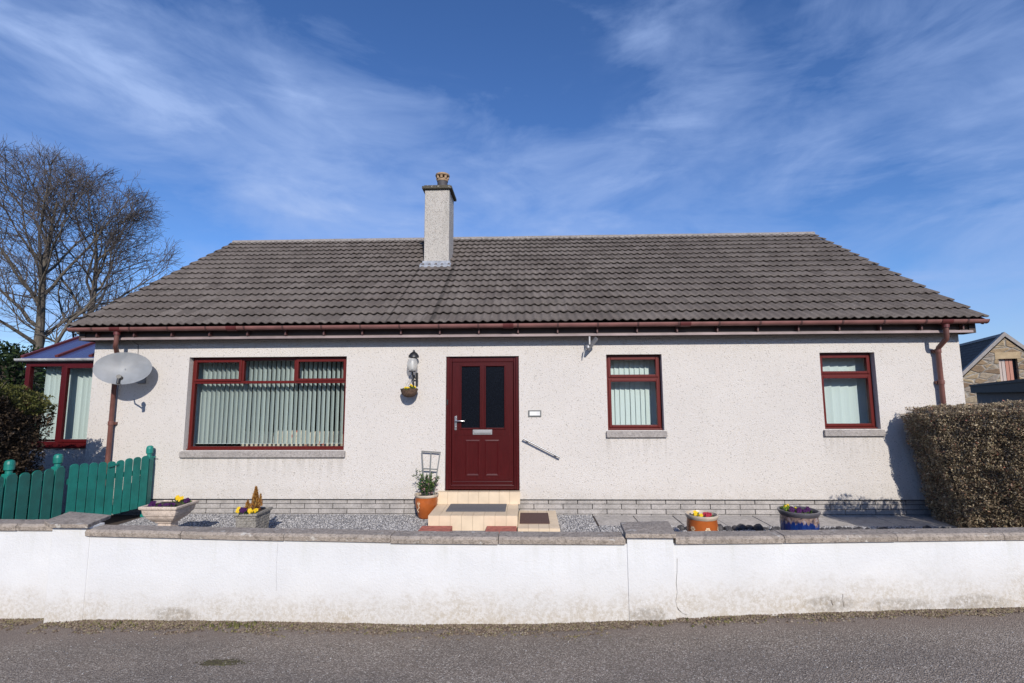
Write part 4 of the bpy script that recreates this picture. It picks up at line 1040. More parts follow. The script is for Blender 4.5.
MB().box(bx - .12, bx + .12, by - .165, by + .165, gz + hz - .05, gz + hz - .015).build('soil', M['soil'], bp)
zt = gz + hz + .025
pansies('pansy_plants', 'purple pansies at the front of the block planter', [(bx - .04, by - .17, zt), (bx - .01, by - .19, zt + .01), (bx - .06, by - .15, zt + .01)], M['purple'], .03, 60)
pansies('pansy_plants', 'yellow pansies at both front corners of the block planter', [(bx - .12, by - .14, zt + .01), (bx + .06, by - .17, zt), (bx + .10, by - .15, zt + .01)], M['yellow'], .028, 60)
dcn = empty('dwarf_conifer', (bx + .02, by, zt - .03), 'bronze orange dwarf conifer in the grey block planter', 'shrub')
Vs = []; rs = np.random.RandomState(4)
def spikes(base, h, r, n, size):
    V = []
    for _ in range(n):
        t = rs.rand() ** .8; z = t * h; rad = r * (1 - t) ** .8 * rs.uniform(.3, 1); a = rs.uniform(0, 6.28)
        c = np.array([base[0] + rad * math.cos(a), base[1] + rad * math.sin(a), base[2] + z]); d = np.array([math.cos(a) * .5, math.sin(a) * .5, 1.0]); d /= np.linalg.norm(d)
        e = np.cross(d, rs.normal(0, 1, 3)); e /= np.linalg.norm(e); s = size * rs.uniform(.6, 1.4)
        V += [c - d * s, c + e * s * .3, c + d * s * 1.2, c - e * s * .3]
    return np.array(V)
V = np.concatenate([spikes((bx + .03, by - .02, zt - .02), .29, .075, 900, .018), spikes((bx - .07, by - .02, zt - .02), .12, .05, 250, .015), spikes((bx + .085, by, zt + .03), .15, .03, 200, .015)])
bulk('foliage', V, np.arange(len(V)).reshape(-1, 4), M['bronze'], dcn)
MB().tube([(bx + .03, by - .02, zt - .04), (bx + .03, by - .02, zt + .22)], [.008, .003], 6).build('stem', M['twig'], dcn)

def pot(name, c, R_, h, z0, label, body, rimm, prof=None, group=None, soil=True, cat='flower pot', rt=.955):
    t = empty(name, (c[0], c[1], z0), label, cat, group)
    prof = prof or [(.72, 0), (.80, .06), (.93, .35), (.97, .6), (.93, .84), (.95, .88)]
    MB().lathe([(r * R_, z * h) for r, z in prof], (c[0], c[1], z0), 32).build('body', body, t, smooth=True)
    MB().lathe([(.96 * R_, (rt - .07) * h), (1.02 * R_, rt * h - .01), (1.055 * R_, (rt + .01) * h), (1.045 * R_, h), (.96 * R_, h), (.92 * R_, .95 * h), (.90 * R_, .84 * h)], (c[0], c[1], z0), 32).build('rim', rimm, t, smooth=True)
    if soil: MB().lathe([(.5 * R_, .88 * h), (.9 * R_, .89 * h), (.85 * R_, .905 * h)], (c[0], c[1], z0), 24).build('soil', M['soil'], t)
    return t
def motif(c, R_, z, phi, s, t, vine=False):
    mb = MB()
    def P(u, v_):
        a = phi + u / R_; return (c[0] + (R_ + .0015) * math.sin(a), c[1] - (R_ + .0015) * math.cos(a), z + v_)
    def blob(u, v_, r, n=8):
        pts = [P(u, v_)] + [P(u + r * math.cos(k * 2 * math.pi / n), v_ + r * math.sin(k * 2 * math.pi / n)) for k in range(n)]
        mb.add(pts, [(0, 1 + k, 1 + (k + 1) % n) for k in range(n)])
    for k in range(6): blob(s * .65 * math.cos(k * 1.047), s * .65 * math.sin(k * 1.047), s * .32)
    blob(0, 0, s * .22)
    if vine:
        for k in range(6): blob(s * .5 * math.sin(k * 1.3), -s * 1.2 - k * s * .55, s * .33)
    mb.build('flower_motif', M['cream'], t)
# pot beside the step with trellis and shrub
pc = (-1.535, 7.505); pR, pH = .175, .345
t = pot('flower_pot', pc, pR, pH, gz + .02, 'tall glazed orange pot with cream flower pattern left of the door step', M['terra'], M['terrarim'], [(.62, 0), (.70, .05), (.90, .45), (.98, .72), (.93, .86), (.95, .88)])
motif(pc, pR * .965, gz + .25, -.55, .03, t, True)
trl = empty('plant_trellis', (-1.5, 7.5, gz + .3), 'small grey metal fan trellis standing in the orange pot by the door', 'trellis')
zb, zt_ = gz + .30, .905
for u0, u1 in ((-.065, -.145), (0, -.0), (.065, .140)): MB().bar((-1.50 + u0, 7.52, zb), (-1.50 + u1, 7.64, zt_ - (.02 if u1 > 0 else 0)), .016, .014, (0, 1, 0)).build('upright', M['greenmetal'], trl)
for f_, w_ in ((1.0, .150), (.62, .112), (.3, .08)):
    z = zb + (zt_ - zb) * f_; y = 7.52 + .12 * f_; MB().bar((-1.50 - w_, y, z), (-1.50 + w_, y, z - .02 * f_), .014, .018).build('crossbar', M['greenmetal'], trl)
ps = empty('potted_shrub', (-1.52, 7.4, gz + .3), 'leafy shrub with pink buds growing in the orange pot by the door', 'shrub')
Vs = []; stm = MB(); rs = np.random.RandomState(9)
for k in range(26):
    a = rs.uniform(0, 6.28); l = rs.uniform(.14, .37); tl = rs.uniform(.15, .75) if k % 3 else .1
    b0 = np.array([pc[0] + .05 * math.cos(a), pc[1] + .05 * math.sin(a), gz + .32]); e = b0 + np.array([math.cos(a) * l * tl * .9, math.sin(a) * l * tl * .7, l])
    stm.tube([b0, (b0 + e) / 2 + rs.normal(0, .01, 3), e], [.004, .003, .0015], 4)
    for j in range(26):
        f_ = rs.uniform(.25, 1.05); c = b0 + (e - b0) * f_; d = rs.normal(0, 1, 3); d[2] = abs(d[2]) + .2; d /= np.linalg.norm(d); ee = np.cross(d, rs.normal(0, 1, 3)); ee /= np.linalg.norm(ee); s = rs.uniform(.015, .032)
        Vs += [c, c + d * s + ee * s * .35, c + d * s * 2, c + d * s - ee * s * .35]
V = np.array(Vs); bulk('leaves', V, np.arange(len(V)).reshape(-1, 4), M['leaf'], ps); stm.build('stems', M['twig'], ps)
V, F = leafs(60, (-1.47, 7.44, gz + .50), (.13, .1, .12), .014, 77, thin=.8); bulk('buds', V, F, M['pinkp'], ps)
pc2 = (2.075, 6.05); r2 = .180
t = pot('flower_pot', pc2, r2, .42, gz, 'orange glazed bowl with cream flower motifs right of the wall pillar', M['terra'], M['terrarim'], [(.80, 0), (.88, .1), (.96, .4), (.98, .7), (.94, .86), (.95, .88)])
motif(pc2, r2 * .985, gz + .27, .02, .032, t); motif(pc2, r2 * .985, gz + .27, -.95, .032, t, True); motif(pc2, r2 * .985, gz + .27, 1.0, .03, t)
zt = gz + .41
pansies('primroses', 'pale yellow primroses in the left half of the orange bowl', [(pc2[0] - .08, 6.03, zt), (pc2[0] - .04, 5.97, zt), (pc2[0] - .05, 6.08, zt + .01)], M['yellow'], .026, 90)
pansies('primroses', 'dark red primroses in the right half of the orange bowl', [(pc2[0] + .04, 6.0, zt), (pc2[0] + .09, 6.03, zt), (pc2[0] + .06, 6.07, zt + .01)], M['red'], .026, 90)
pc3 = (3.20, 6.02); r3 = .213
t = pot('flower_pot', pc3, r3, .475, gz, 'large round blue and brown drip glazed pot on the right', M['blueglaze'], M['bluerim'], [(.78, 0), (.84, .1), (.92, .4), (.96, .7), (.93, .86), (.95, .88)])
zt = gz + .465
pansies('pansy_plants', 'purple pansies filling the large blue glazed pot', [(pc3[0] + dx * .12, pc3[1] + dy * .11, zt + rnd.uniform(0, .02)) for dx, dy in ((-.9, -.5), (-.4, -.9), (.2, -.6), (.7, -.3), (.3, .3), (-.5, .1), (-.1, -.2), (.9, .2))], M['purple'], .024, 260)
pansies('lime_primrose', 'lime green leafy plant at the left of the blue pot', [(pc3[0] - .14, pc3[1] + .02, zt + .045), (pc3[0] - .09, pc3[1] + .06, zt + .05), (pc3[0] + .02, pc3[1] + .1, zt + .01)], M['yellow'], .010, 200, leafm=M['leaflime'], spread=.045)
# edging stones in front of the slabs
def stonemesh(seed_):
    rs = np.random.RandomState(seed_); mb = MB(); rings = []
    for i, (r, z) in enumerate([(.45, 0), (.9, .15), (1, .4), (.8, .75), (.35, .95)]):
        rings.append([(r * math.cos(k * .7854) * rs.uniform(.85, 1.15), r * math.sin(k * .7854) * rs.uniform(.8, 1.1), z * rs.uniform(.9, 1.1)) for k in range(8)])
    mb.loft(rings); return mb
dm = [simple('dark_cobble', (.045, .042, .045), .6, var=.5, vs=30), simple('pale_cobble', (.30, .28, .27), .7, var=.3, vs=30)]
protos = []
for i in range(6):
    o = stonemesh(i).build('edging_stone', dm[0 if i < 4 else 1], bevel=.12); o.location = (0, 0, 0); protos.append(o)
x = 1.45; i = 0; used = set()
while x < 5.6:
    j = rnd.randrange(6) if x < 3.4 else rnd.randrange(4)
    s_ = rnd.uniform(.06, .085) if 2.55 < x < 3.2 else rnd.uniform(.035, .06); j = rnd.randrange(4) if 2.55 < x < 3.2 else j
    if j in used: o = protos[j].copy(); col.objects.link(o)
    else: o = protos[j]; used.add(j)
    o.location = (x, 6.90 + rnd.uniform(-.04, .05), gz - .01); o.scale = (s_, s_ * rnd.uniform(.8, 1.1), s_ * rnd.uniform(.9, 1.4)); o.rotation_euler = (0, 0, rnd.uniform(0, 6))
    tag(o, 'rounded edging cobble in the row between slabs and street wall on the right', 'stone', 'edging cobbles in front of the slabs')
    x += s_ * 1.5; i += 1
for j, o in enumerate(protos):
    if j not in used: bpy.data.objects.remove(o)

# ------------------------------------------------------------ hedges
def hedge(name, loc, label, core_pts, n, size, shell, leaf_mat, core_mat, twig_n, seedv, top_mat=None, topz=None, cat='hedge', spread=.09, long=1.0):
    """core_pts(u,v)->surface samples are taken from a closed box-like surface function"""
    t = empty(name, loc, label, cat)
    P, Nn = core_pts(n, seedv); rs = np.random.RandomState(seedv)
    dep = rs.exponential(spread, n) - .05
    lump = np.array([noise.noise(Vector(p * 2.6)) * .06 + noise.noise(Vector(p * 8)) * .045 for p in P])
    C = P + Nn * (lump - dep + .02)[:, None]
    d = rs.normal(0, 1, (n, 3)) + Nn * .7 + np.array([0, 0, .35]); d /= np.linalg.norm(d, axis=1)[:, None]
    e = np.cross(d, rs.normal(0, 1, (n, 3))); e /= np.linalg.norm(e, axis=1)[:, None]; s = size * rs.lognormal(0, .38, n).clip(.4, 2.2)[:, None]
    V = np.stack([C - d * s, C + e * s * .5, C + d * s, C - e * s * .5], 1).reshape(-1, 3)
    mi = None; mats = [leaf_mat]
    if top_mat:
        mats.append(top_mat); th = np.array([noise.noise(Vector(p * 3)) for p in P]) * .13; mi = ((C[:, 2] + th) > topz(C)).astype(int)  # leaves above topz take the sunlit-coloured material
    bulk('foliage', V, np.arange(n * 4).reshape(-1, 4), None, t, mats=mats, midx=mi)
    # twigs
    k = twig_n; idx = rs.choice(n, k); C = P[idx] + Nn[idx] * (lump[idx] - .03)[:, None]
    d = rs.normal(0, .6, (k, 3)) + Nn[idx] * .6 + np.array([0, 0, .6]); d /= np.linalg.norm(d, axis=1)[:, None]
    l = rs.uniform(.03, .11, k)[:, None] * long; e = np.cross(d, rs.normal(0, 1, (k, 3))); e /= np.linalg.norm(e, axis=1)[:, None]; w = .0018 * long
    f_ = np.cross(d, e)
    V = np.stack([C - d * l * .6 + e * w, C - d * l * .6 - e * w * .5 + f_ * w, C - d * l * .6 - e * w * .5 - f_ * w, C + d * l], 1).reshape(-1, 3)
    F = (np.array([(0, 1, 3), (1, 2, 3), (2, 0, 3)])[None] + (np.arange(k) * 4)[:, None, None]).reshape(-1, 3)
    # stray shoots standing proud of the clipped faces
    k2 = max(60, n // 260); idx = rs.choice(n, k2); C2 = P[idx]; d = rs.normal(0, .35, (k2, 3)) + Nn[idx] * .5 + np.array([0, 0, .8]); d /= np.linalg.norm(d, axis=1)[:, None]
    l2 = rs.uniform(.06, .17, k2)[:, None]; e = np.cross(d, rs.normal(0, 1, (k2, 3))); e /= np.linalg.norm(e, axis=1)[:, None]; f_ = np.cross(d, e); w = .0018
    V2 = np.stack([C2 + e * w, C2 - e * w * .5 + f_ * w, C2 - e * w * .5 - f_ * w, C2 + d * l2], 1).reshape(-1, 3)
    F2 = (np.array([(0, 1, 3), (1, 2, 3), (2, 0, 3)])[None] + ((np.arange(k2) + k) * 4)[:, None, None]).reshape(-1, 3)
    bulk('twigs', np.concatenate([V, V2]), np.concatenate([F, F2]), M['hedge_twig'], t)
    return t
def polysurf(cb, ct, zb, zt):
    """sample points on the sides and top of a prism whose upper outline may overhang the lower"""
    n_ = len(cb); B = [np.array((*c, zb)) for c in cb]; T = [np.array((*c, z)) for c, z in zip(ct, zt)]
    cen = (sum(B) + sum(T)) / (2 * n_); tc_ = sum(T) / n_
    quads = [(B[i], B[(i + 1) % n_], T[(i + 1) % n_], T[i]) for i in range(n_)] + [(T[i], T[(i + 1) % n_], tc_, tc_) for i in range(n_)]
    def f(n, seedv):
        rs = np.random.RandomState(seedv + 1)
        A = []
        for q in quads:
            a = np.linalg.norm(np.cross(q[1] - q[0], q[3] - q[0])) * (.5 if q[2] is q[3] else 1)
            far = ((q[0] + q[1]) / 2)[1] > 7.3 or abs(((q[0] + q[1]) / 2)[0]) > 8.5
            A.append(a * (.2 if far else 1))
        ch = rs.choice(len(quads), n, p=np.array(A) / sum(A)); u, v_ = rs.rand(n), rs.rand(n); P = np.zeros((n, 3)); Nn = np.zeros((n, 3))
        for i, q in enumerate(quads):
            m_ = ch == i; U, W_ = u[m_][:, None], v_[m_][:, None]
            if q[2] is q[3]: W_ = 1 - np.sqrt(1 - W_)
            P[m_] = q[0] * (1 - U) * (1 - W_) + q[1] * U * (1 - W_) + q[2] * U * W_ + q[3] * (1 - U) * W_
            nn = np.cross(q[1] - q[0], q[3] - q[0]); nn /= np.linalg.norm(nn)
            if np.dot(nn, (q[0] + q[2]) / 2 - cen) < 0: nn = -nn
            Nn[m_] = nn
        topz = np.array([t[2] for t in T]).max()
        sh = np.clip((P[:, 2] - (topz - .22)) / .22, 0, 1) ** 2 * .07 * (np.abs(Nn[:, 2]) < .5)
        P = P - Nn * sh[:, None]
        return P, Nn
    return f
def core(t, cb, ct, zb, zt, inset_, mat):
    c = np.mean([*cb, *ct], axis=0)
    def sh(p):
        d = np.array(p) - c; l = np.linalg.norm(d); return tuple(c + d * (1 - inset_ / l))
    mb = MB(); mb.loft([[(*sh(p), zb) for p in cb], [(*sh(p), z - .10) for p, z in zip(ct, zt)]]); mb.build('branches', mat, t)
cb = [(6.0, 7.55), (5.97, 6.95), (6.9, 5.7), (9, 5.3), (9, 7.55)]; ct = [(5.70, 7.55), (5.70, 7.05), (6.8, 5.6), (9, 5.2), (9, 7.55)]; zt5 = [1.47, 1.50, 1.64, 1.72, 1.62]
t = hedge('hedge', (7, 6.3, gz), 'clipped olive brown hedge at the right end of the garden', polysurf(cb, ct, gz, zt5), 210000, .0108, .1, M['hedge_r'], None, 42000, 21, spread=.06)
core(t, cb, ct, gz - .02, zt5, .085, M['hedge_core2'])
cb = [(5.4, 5.0), (5.4, 4.68), (6.3, 4.68), (6.3, 5.0)]; ct = [(5.27, 5.02), (5.25, 4.64), (6.32, 4.64), (6.32, 5.02)]; z4 = [1.66] * 4
t = hedge('clipped_bush', (5.7, 4.8, gz), 'narrow clipped bush just past the right edge, behind the street wall', polysurf(cb, ct, gz, z4), 14000, .018, .1, M['hedge_r'], None, 1500, 22, spread=.05, cat='bush')
core(t, cb, ct, gz - .02, z4, .10, M['hedge_core'])
cb = [(-11, 5.0), (-6.56, 5.0), (-6.62, 6.42), (-11, 6.42)]; ct = [(-11, 5.0), (-6.46, 5.0), (-6.50, 6.48), (-11, 6.45)]; zt4 = [2.3, 2.16, 1.68, 2.0]
t = hedge('hedge', (-9, 6.6, gz), 'dark clipped hedge with green top coloured as sunlit beside the conservatory', polysurf(cb, ct, gz, zt4), 75000, .015, .1, M['hedge_l'], None, 2600, 31, top_mat=M['hedge_l_sunlit'], topz=lambda C: 1.52 + (6.45 - C[:, 1]) * .33, spread=.05)
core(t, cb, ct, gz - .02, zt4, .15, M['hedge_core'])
# conifer bushes behind
for (cx_, cy_, h_, r_, lb) in ((-14.2, 12.6, 3.25, 1.3, 'dark green conifer bush at the left edge behind the conservatory'), (-12.4, 14.2, 3.0, 1.1, 'smaller dark evergreen bush just left of the conservatory roof')):
    t = empty('evergreen_bush', (cx_, cy_, gz), lb, 'bush'); n = 9000; rs = np.random.RandomState(int(h_ * 100))
    u = rs.normal(0, 1, (n, 3)); u /= np.linalg.norm(u, axis=1)[:, None]; 
    P = np.array((cx_, cy_, h_ / 2)) + u * np.array((r_, r_, h_ / 2)) * (1 + .18 * np.array([noise.noise(Vector(q * 2.3)) for q in u]))[:, None] * rs.uniform(.8, 1.03, n)[:, None]
    d = rs.normal(0, 1, (n, 3)) + u * .8; d /= np.linalg.norm(d, axis=1)[:, None]; e = np.cross(d, rs.normal(0, 1, (n, 3))); e /= np.linalg.norm(e, axis=1)[:, None]; s = .07
    V = np.stack([P - d * s, P + e * s * .4, P + d * s, P - e * s * .4], 1).reshape(-1, 3); bulk('foliage', V, np.arange(n * 4).reshape(-1, 4), M['conifer'], t)
    MB().lathe([(r_ * .5, gz), (r_ * .7, h_ * .3), (r_ * .66, h_ * .6), (r_ * .3, h_ * .85)], (cx_, cy_, 0), 14).build('branches', M['hedge_core'], t)

# ------------------------------------------------------------ bare trees
def tree(name, base, cz, rx, rz, label, seedv, fork, trunk_r=.26, n1=18):
    """trunk forking low into ascending limbs that fill a domed crown"""
    rs = random.Random(seedv); t = empty(name, base, label, 'tree'); B = Vector(base); C = Vector((B.x, B.y, cz))
    trunk = MB(); tw = MB()
    def reach(p, d):
        # distance along d to the crown surface
        q = Vector(((p.x - C.x) / rx, (p.y - C.y) / rx, (p.z - C.z) / rz)); e = Vector((d.x / rx, d.y / rx, d.z / rz))
        a = e.dot(e); b2 = q.dot(e); c = q.dot(q) - 1; D = b2 * b2 - a * c
        if D < 0: return .3
        return max((-b2 + math.sqrt(D)) / a, .15)
    def chain(p, d, l, n, upb, wob):
        pts = [p.copy()]
        for _ in range(n):
            d = (d + Vector((rs.gauss(0, wob), rs.gauss(0, wob), rs.gauss(0, wob) + upb))).normalized(); p = p + d * (l / n); pts.append(p.copy())
        return pts
    def grow(p, d, l, r, lv):
        nseg = [0, 10, 6, 5, 3][lv]; pts = chain(p, d, l, nseg, [0, .045, .03, .02, .02][lv], [0, .13, .17, .18, .16][lv])
        rend = [0, .012, .008, .006, .005][lv]; rad = [r + (min(rend, r) - r) * (i / nseg) ** .8 for i in range(nseg + 1)]
        (trunk if lv == 1 else tw).tube(pts, rad, [8, 6, 4, 3, 3][lv], cap=False)
        if lv >= 4: return
        nch = [0, 11, 6, 4][lv]
        for k in range(nch):
            f = [0, .16, .15, .12][lv] + [0, .84, .85, .88][lv] * (k + rs.random() * .9) / nch; f = min(f, .995)
            i = min(int(f * nseg), nseg - 1); q = pts[i].lerp(pts[i + 1], f * nseg - i); dd = (pts[i + 1] - pts[i]).normalized()
            a = rs.uniform(0, 6.28); ref = dd.cross(Vector((0, 0, 1)) if abs(dd.z) < .9 else Vector((1, 0, 0))).normalized(); sd_ = ref * math.cos(a) + dd.cross(ref) * math.sin(a)
            ang = R(rs.uniform(*[(0, 0), (22, 52), (22, 52), (20, 55)][lv])); nd = (dd * math.cos(ang) + sd_ * math.sin(ang)).normalized()
            ll = [0, 2.9, 1.35, .60][lv] * rs.uniform(.65, 1.15) * (1.15 - .45 * f)
            rc = reach(q, nd)
            if rc < .35 and lv < 3 and rs.random() < .6: continue
            ll = min(ll, max(rc * rs.uniform(.85, 1.15), .45))
            grow(q, nd, ll, max(rad[i] * rs.uniform(.40, .62), [0, .020, .010, .0065][lv]), lv + 1)
    tp = chain(B.copy(), Vector((rs.uniform(-.03, .03), 0, 1)).normalized(), cz + rz * .55 - B.z, 12, .03, .035)
    H_ = len(tp) - 1; tr_ = [trunk_r * (1 - .86 * (i / H_) ** 1.2) * (1.25 if i == 0 else 1) for i in range(H_ + 1)]
    trunk.tube(tp, tr_, 10, cap=False)
    for k in range(n1):
        f = fork + (1 - fork) * (k / (n1 - 1)) ** .8 * .80; i = min(int(f * H_), H_ - 1); q = tp[i].lerp(tp[i + 1], f * H_ - i)
        a = k * 2.39996 + rs.uniform(-.3, .3); tilt = R(60 - 42 * (k / n1) + rs.uniform(-9, 9))
        d = Vector((math.cos(a) * math.sin(tilt), math.sin(a) * math.sin(tilt), math.cos(tilt)))
        grow(q, d, reach(q, d) * rs.uniform(.9, 1.03), max(tr_[i] * rs.uniform(.40, .58), .045), 1)
    trunk.build('trunk', M['bark'], t, smooth=True); tw.build('crown', M['twig'], t)
    return t
tree('bare_tree', (-22.7, 22.0, -.4), 8.0, 5.2, 5.5, 'tall leafless tree at the left edge with the thicker dome of twigs', 3, .30)
tree('bare_tree', (-21.9, 23.2, -.4), 7.6, 4.3, 5.3, 'leafless spreading tree closest to the left end of the roof', 8, .26, trunk_r=.24)

# ------------------------------------------------------------ stone building and garage on the right
ap = Vector((24.113, 25.0, 4.851)); g_ = Vector((1, -.47, 0)).normalized(); a_ = Vector((.47, 1, 0)).normalized()
sb = empty('stone_cottage', (24.1, 25, -.3), 'old sandstone gabled building behind the garage on the right', 'house')
tl_, tr_ = 1.21, .98  # left / right roof fall per metre
def G(u, v_, z): return ap + g_ * u + a_ * v_ + Vector((0, 0, z - ap.z))
hl = 3.6; hrr = 3.6
wq = (-.33, .37, 2.33, 3.50)
mb = MB()
def gquad(poly, th=.35):
    mb.loft([[G(u, 0, z) for u, z in poly], [G(u, th, z) for u, z in poly]])
gquad([(-hl, -.3), (wq[0], -.3), (wq[0], ap.z - .30 - .33 * 1.1), (-hl, ap.z - .30 - hl * 1.1)])
gquad([(wq[1], -.3), (hrr, -.3), (hrr, ap.z - .30 - hrr * 1.1), (wq[1], ap.z - .30 - .37 * 1.1)])
gquad([(wq[0], -.3), (wq[1], -.3), (wq[1], wq[2]), (wq[0], wq[2])])
gquad([(wq[0], wq[3]), (wq[1], wq[3]), (wq[1], ap.z - .30 - .37 * 1.1), (0, ap.z - .30), (wq[0], ap.z - .30 - .33 * 1.1)])
for s_, u in ((-1, -hl), (1, hrr)):
    mb.loft([[G(u, .35, -.3), G(u, 11, -.3), G(u, 11, ap.z - .30 - 3.6 * 1.1), G(u, .35, ap.z - .30 - 3.6 * 1.1)], [G(u - s_ * .3, .35, -.3), G(u - s_ * .3, 11, -.3), G(u - s_ * .3, 11, ap.z - .6 - 3.3 * 1.1), G(u - s_ * .3, .35, ap.z - .6 - 3.3 * 1.1)]])
mb.build('wall', M['stone'], sb)
m2 = MB()
for s_ in (-1, 1):
    e = 3.75
    m2.loft([[G(0, .12, ap.z - .14), G(s_ * e, .12, ap.z - .14 - e * 1.1), G(s_ * e, .12, ap.z - .24 - e * 1.1), G(0, .12, ap.z - .24)], [G(0, 11, ap.z - .14), G(s_ * e, 11, ap.z - .14 - e * 1.1), G(s_ * e, 11, ap.z - .24 - e * 1.1), G(0, 11, ap.z - .24)]])
rf = m2.build('roof', M['slate'], sb)
m2 = MB()
for s_ in (-1, 1):
    e = 3.8; m2.loft([[G(0, -.06, ap.z + .0), G(s_ * e, -.06, ap.z - e * 1.1), G(s_ * e, -.06, ap.z - .22 - e * 1.1), G(0, -.06, ap.z - .22)], [G(0, .28, ap.z + .0), G(s_ * e, .28, ap.z - e * 1.1), G(s_ * e, .28, ap.z - .22 - e * 1.1), G(0, .28, ap.z - .22)]])
m2.build('gable_skew', M['sill'], rf)
# slate courses as thin lines
m2 = MB()
for k in range(22):
    u = -.16 - k * .16; z = ap.z - .135 + u * 1.1
    m2.loft([[G(u, .3, z + .014), G(u + .15, .3, z + .165 + .002), G(u + .15, .3, z + .15), G(u, .3, z)], [G(u, 11, z + .014), G(u + .15, 11, z + .165 + .002), G(u + .15, 11, z + .15), G(u, 11, z)]])
m2.build('slate_courses', M['slate'], rf)
m2 = MB(); m2.loft([[G(-.12, .28, ap.z - .2), G(0, .28, ap.z - .04), G(.12, .28, ap.z - .2)], [G(-.12, 11, ap.z - .2), G(0, 11, ap.z - .04), G(.12, 11, ap.z - .2)]]); m2.build('ridge_tiles', M['ridge'], rf)
m2 = MB(); m2.loft([[G(-.45, -.012, wq[3]), G(.5, -.012, wq[3]), G(.5, -.012, wq[3] + .33), G(-.45, -.012, wq[3] + .33)], [G(-.45, .1, wq[3]), G(.5, .1, wq[3]), G(.5, .1, wq[3] + .33), G(-.45, .1, wq[3] + .33)]]); m2.build('lintel', M['lintel'], sb)
m2 = MB(); wd = (wq[1] - wq[0]) / 5
for k in range(5):
    if k == 4: continue
    m2.loft([[G(wq[0] + k * wd + .01, .15, wq[2]), G(wq[0] + (k + 1) * wd - .01, .15, wq[2]), G(wq[0] + (k + 1) * wd - .01, .15, wq[3]), G(wq[0] + k * wd + .01, .15, wq[3])], [G(wq[0] + k * wd + .01, .19, wq[2]), G(wq[0] + (k + 1) * wd - .01, .19, wq[2]), G(wq[0] + (k + 1) * wd - .01, .19, wq[3]), G(wq[0] + k * wd + .01, .19, wq[3])]])
sh = m2.build('shutter', M['board'], sb)
m2 = MB(); m2.loft([[G(wq[0], .25, wq[2]), G(wq[1], .25, wq[2]), G(wq[1], .25, wq[3]), G(wq[0], .25, wq[3])], [G(wq[0], .28, wq[2]), G(wq[1], .28, wq[2]), G(wq[1], .28, wq[3]), G(wq[0], .28, wq[3])]]); m2.build('opening', M['black'], sh)
ga = empty('garage', (12, 11.5, -.08), 'dark flat roofed garage beyond the right hedge', 'garage')
d1 = Vector((.72, 1, 0)).normalized(); d2 = Vector((1, -.72, 0)).normalized(); q0 = Vector((9.2, 9.0, 0))
def GA(u, v_, z): return q0 + d1 * u + d2 * v_ + Vector((0, 0, z))
def gb(u0, u1, v0, v1, z0, z1): return MB().loft([[GA(u0, v0, z0), GA(u1, v0, z0), GA(u1, v1, z0), GA(u0, v1, z0)], [GA(u0, v0, z1), GA(u1, v0, z1), GA(u1, v1, z1), GA(u0, v1, z1)]])
gb(0, 9, .12, 4, -.2, 1.80).build('wall', M['darkgrey'], ga)
gb(-.1, 9.1, 0, 4.1, 1.78, 2.03).build('roof', M['felt'], ga, bevel=.01)
gb(-.12, 9.12, -.02, .05, 1.985, 2.045).build('roof_trim', M['felt'], ga)

# ------------------------------------------------------------ light, sky, camera
S = Vector((.26, -1, .57)).normalized(); el = math.asin(S.z); 
sun = bpy.data.lights.new('sun', 'SUN'); sun.energy = 4.8; sun.angle = R(.5); sun.color = (1, .935, .845)
so = bpy.data.objects.new('sun', sun); col.objects.link(so); so.rotation_euler = S.to_track_quat('Z', 'Y').to_euler()
w = bpy.data.worlds.new('World'); sc.world = w; w.use_nodes = True; nt = w.node_tree; bg = nt.nodes['Background']
sky = N(nt, 'ShaderNodeTexSky'); sky.sky_type = 'NISHITA'; sky.sun_disc = False; sky.sun_elevation = el; sky.sun_rotation = math.atan2(S.x, S.y); sky.air_density = 1.0; sky.dust_density = .4; sky.ozone_density = 3
tc = N(nt, 'ShaderNodeTexCoord'); dv = tc.outputs['Generated']
mp = N(nt, 'ShaderNodeMapping'); mp.inputs['Rotation'].default_value = (0, R(24), 0); mp.inputs['Scale'].default_value = (1.0, .7, 2.0); mp.inputs['Location'].default_value = (3.3, 1.7, .2); L(nt, dv, mp.inputs['Vector'])
n1 = noise_t(nt, mp.outputs[0], 2.0, 5, .55, .4)
mp2 = N(nt, 'ShaderNodeMapping'); mp2.inputs['Rotation'].default_value = (0, R(-24), 0); mp2.inputs['Scale'].default_value = (1.3, 1.0, 3.2); mp2.inputs['Location'].default_value = (.4, 0, .3); L(nt, dv, mp2.inputs['Vector'])
n2 = noise_t(nt, mp2.outputs[0], 3.4, 9, .62, .5)
val = mth(nt, 'ADD', mth(nt, 'MULTIPLY', mth(nt, 'SUBTRACT', n1, .5), 1.7), mth(nt, 'MULTIPLY', mth(nt, 'SUBTRACT', n2, .5), 1.5))
val = mth(nt, 'ADD', val, .10)
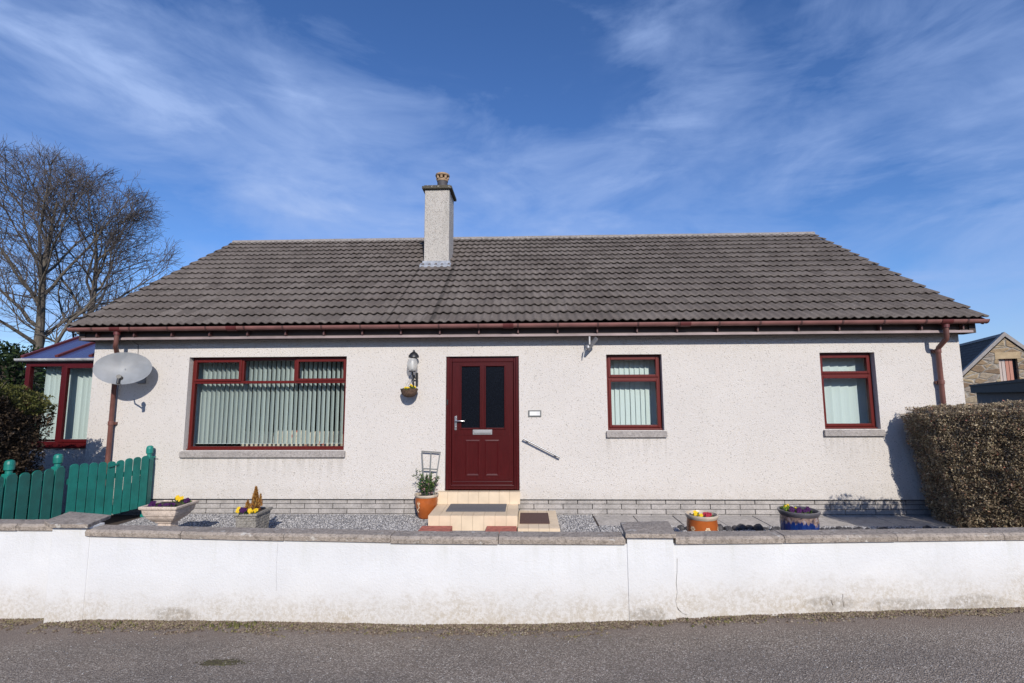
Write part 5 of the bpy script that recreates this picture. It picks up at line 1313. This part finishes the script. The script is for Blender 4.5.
# broad banks of thin cirrus and clearer gaps, as directions on the sky
LOBES = [((-0.353, 0.823, 0.445), 11, 0.5), ((-0.592, 0.662, 0.46), 9, 0.15), ((-0.011, 0.926, 0.378), 12, 0.42), ((0.272, 0.737, 0.619), 5, 0.32), ((0.616, 0.64, 0.459), 8, 0.38), ((0.376, 0.814, 0.443), 9, 0.22), ((0.091, 0.814, 0.573), 6, -0.42), ((-0.162, 0.762, 0.627), 9, -0.28), ((0.581, 0.763, 0.284), 7, -0.35), ((-0.575, 0.76, 0.303), 7, -0.2), ((0.66, 0.72, 0.213), 6, 0.15), ((0.688, 0.717, 0.107), 9, 0.3), ((-0.71, 0.665, 0.231), 8, 0.15)]
for (vx, vy, vz), wd, wt in LOBES:
    dp = N(nt, 'ShaderNodeVectorMath'); dp.operation = 'DOT_PRODUCT'; nv_ = N(nt, 'ShaderNodeVectorMath'); nv_.operation = 'NORMALIZE'
    L(nt, dv, nv_.inputs[0]); L(nt, nv_.outputs[0], dp.inputs[0]); dp.inputs[1].default_value = (vx, vy, vz)
    e_ = mth(nt, 'DIVIDE', mth(nt, 'SUBTRACT', dp.outputs['Value'], 1.0), 1 - math.cos(R(wd))); ex = N(nt, 'ShaderNodeMath'); ex.operation = 'EXPONENT'; L(nt, e_, ex.inputs[0])
    val = mth(nt, 'ADD', val, mth(nt, 'MULTIPLY', ex.outputs[0], wt))
mp3 = N(nt, 'ShaderNodeMapping'); mp3.inputs['Rotation'].default_value = (0, R(-30), 0); mp3.inputs['Scale'].default_value = (1.2, 1.0, 4.6); L(nt, dv, mp3.inputs['Vector'])
n3 = noise_t(nt, mp3.outputs[0], 2.6, 7, .58, .5)
wisp = mth(nt, 'MULTIPLY', ramp(nt, n3, [(.50, 0), (.78, .9)]), ramp(nt, n1, [(.42, 0), (.60, .95)]))
fac = mth(nt, 'MULTIPLY', mth(nt, 'MAXIMUM', mth(nt, 'MINIMUM', mth(nt, 'ADD', mth(nt, 'MAXIMUM', val, 0.0), wisp), 1.1), 0.0), .86)
hs = N(nt, 'ShaderNodeHueSaturation'); hs.inputs['Saturation'].default_value = 1.10; hs.inputs['Value'].default_value = 1.32; L(nt, sky.outputs[0], hs.inputs['Color'])
tinted = mix(nt, 1.0, hs.outputs[0], (1.02, 1.22, 1.62), 'MULTIPLY')
cl = mix(nt, fac, tinted, (5.4, 7.5, 12.6))
L(nt, cl, bg.inputs['Color']); bg.inputs['Strength'].default_value = .072
f, pitch, roll, yaw = 484.0, .1126, -.005, -.0303
r = Vector((math.cos(yaw), -math.sin(yaw), 0)); f0 = Vector((math.sin(yaw), math.cos(yaw), 0)); Z = Vector((0, 0, 1))
fw = f0 * math.cos(pitch) + Z * math.sin(pitch); u = -f0 * math.sin(pitch) + Z * math.cos(pitch)
r2_ = r * math.cos(roll) + u * math.sin(roll); u2_ = -r * math.sin(roll) + u * math.cos(roll)
cam = bpy.data.cameras.new('camera'); cam.sensor_width = 36; cam.lens = f / 1024 * 36; cam.clip_start = .05; cam.clip_end = 1500
co = bpy.data.objects.new('camera', cam); col.objects.link(co)
mm = Matrix((r2_, u2_, -fw)).transposed().to_4x4(); mm.translation = (0, 0, 1.75); co.matrix_world = mm
sc.camera = co
sc.view_settings.view_transform = 'Standard'; sc.view_settings.look = 'None'; sc.view_settings.exposure = -.06; sc.view_settings.gamma = 1; sc.view_settings.use_curve_mapping = False
sc.cycles.max_bounces = 8; sc.cycles.transparent_max_bounces = 16; sc.cycles.use_denoising = True
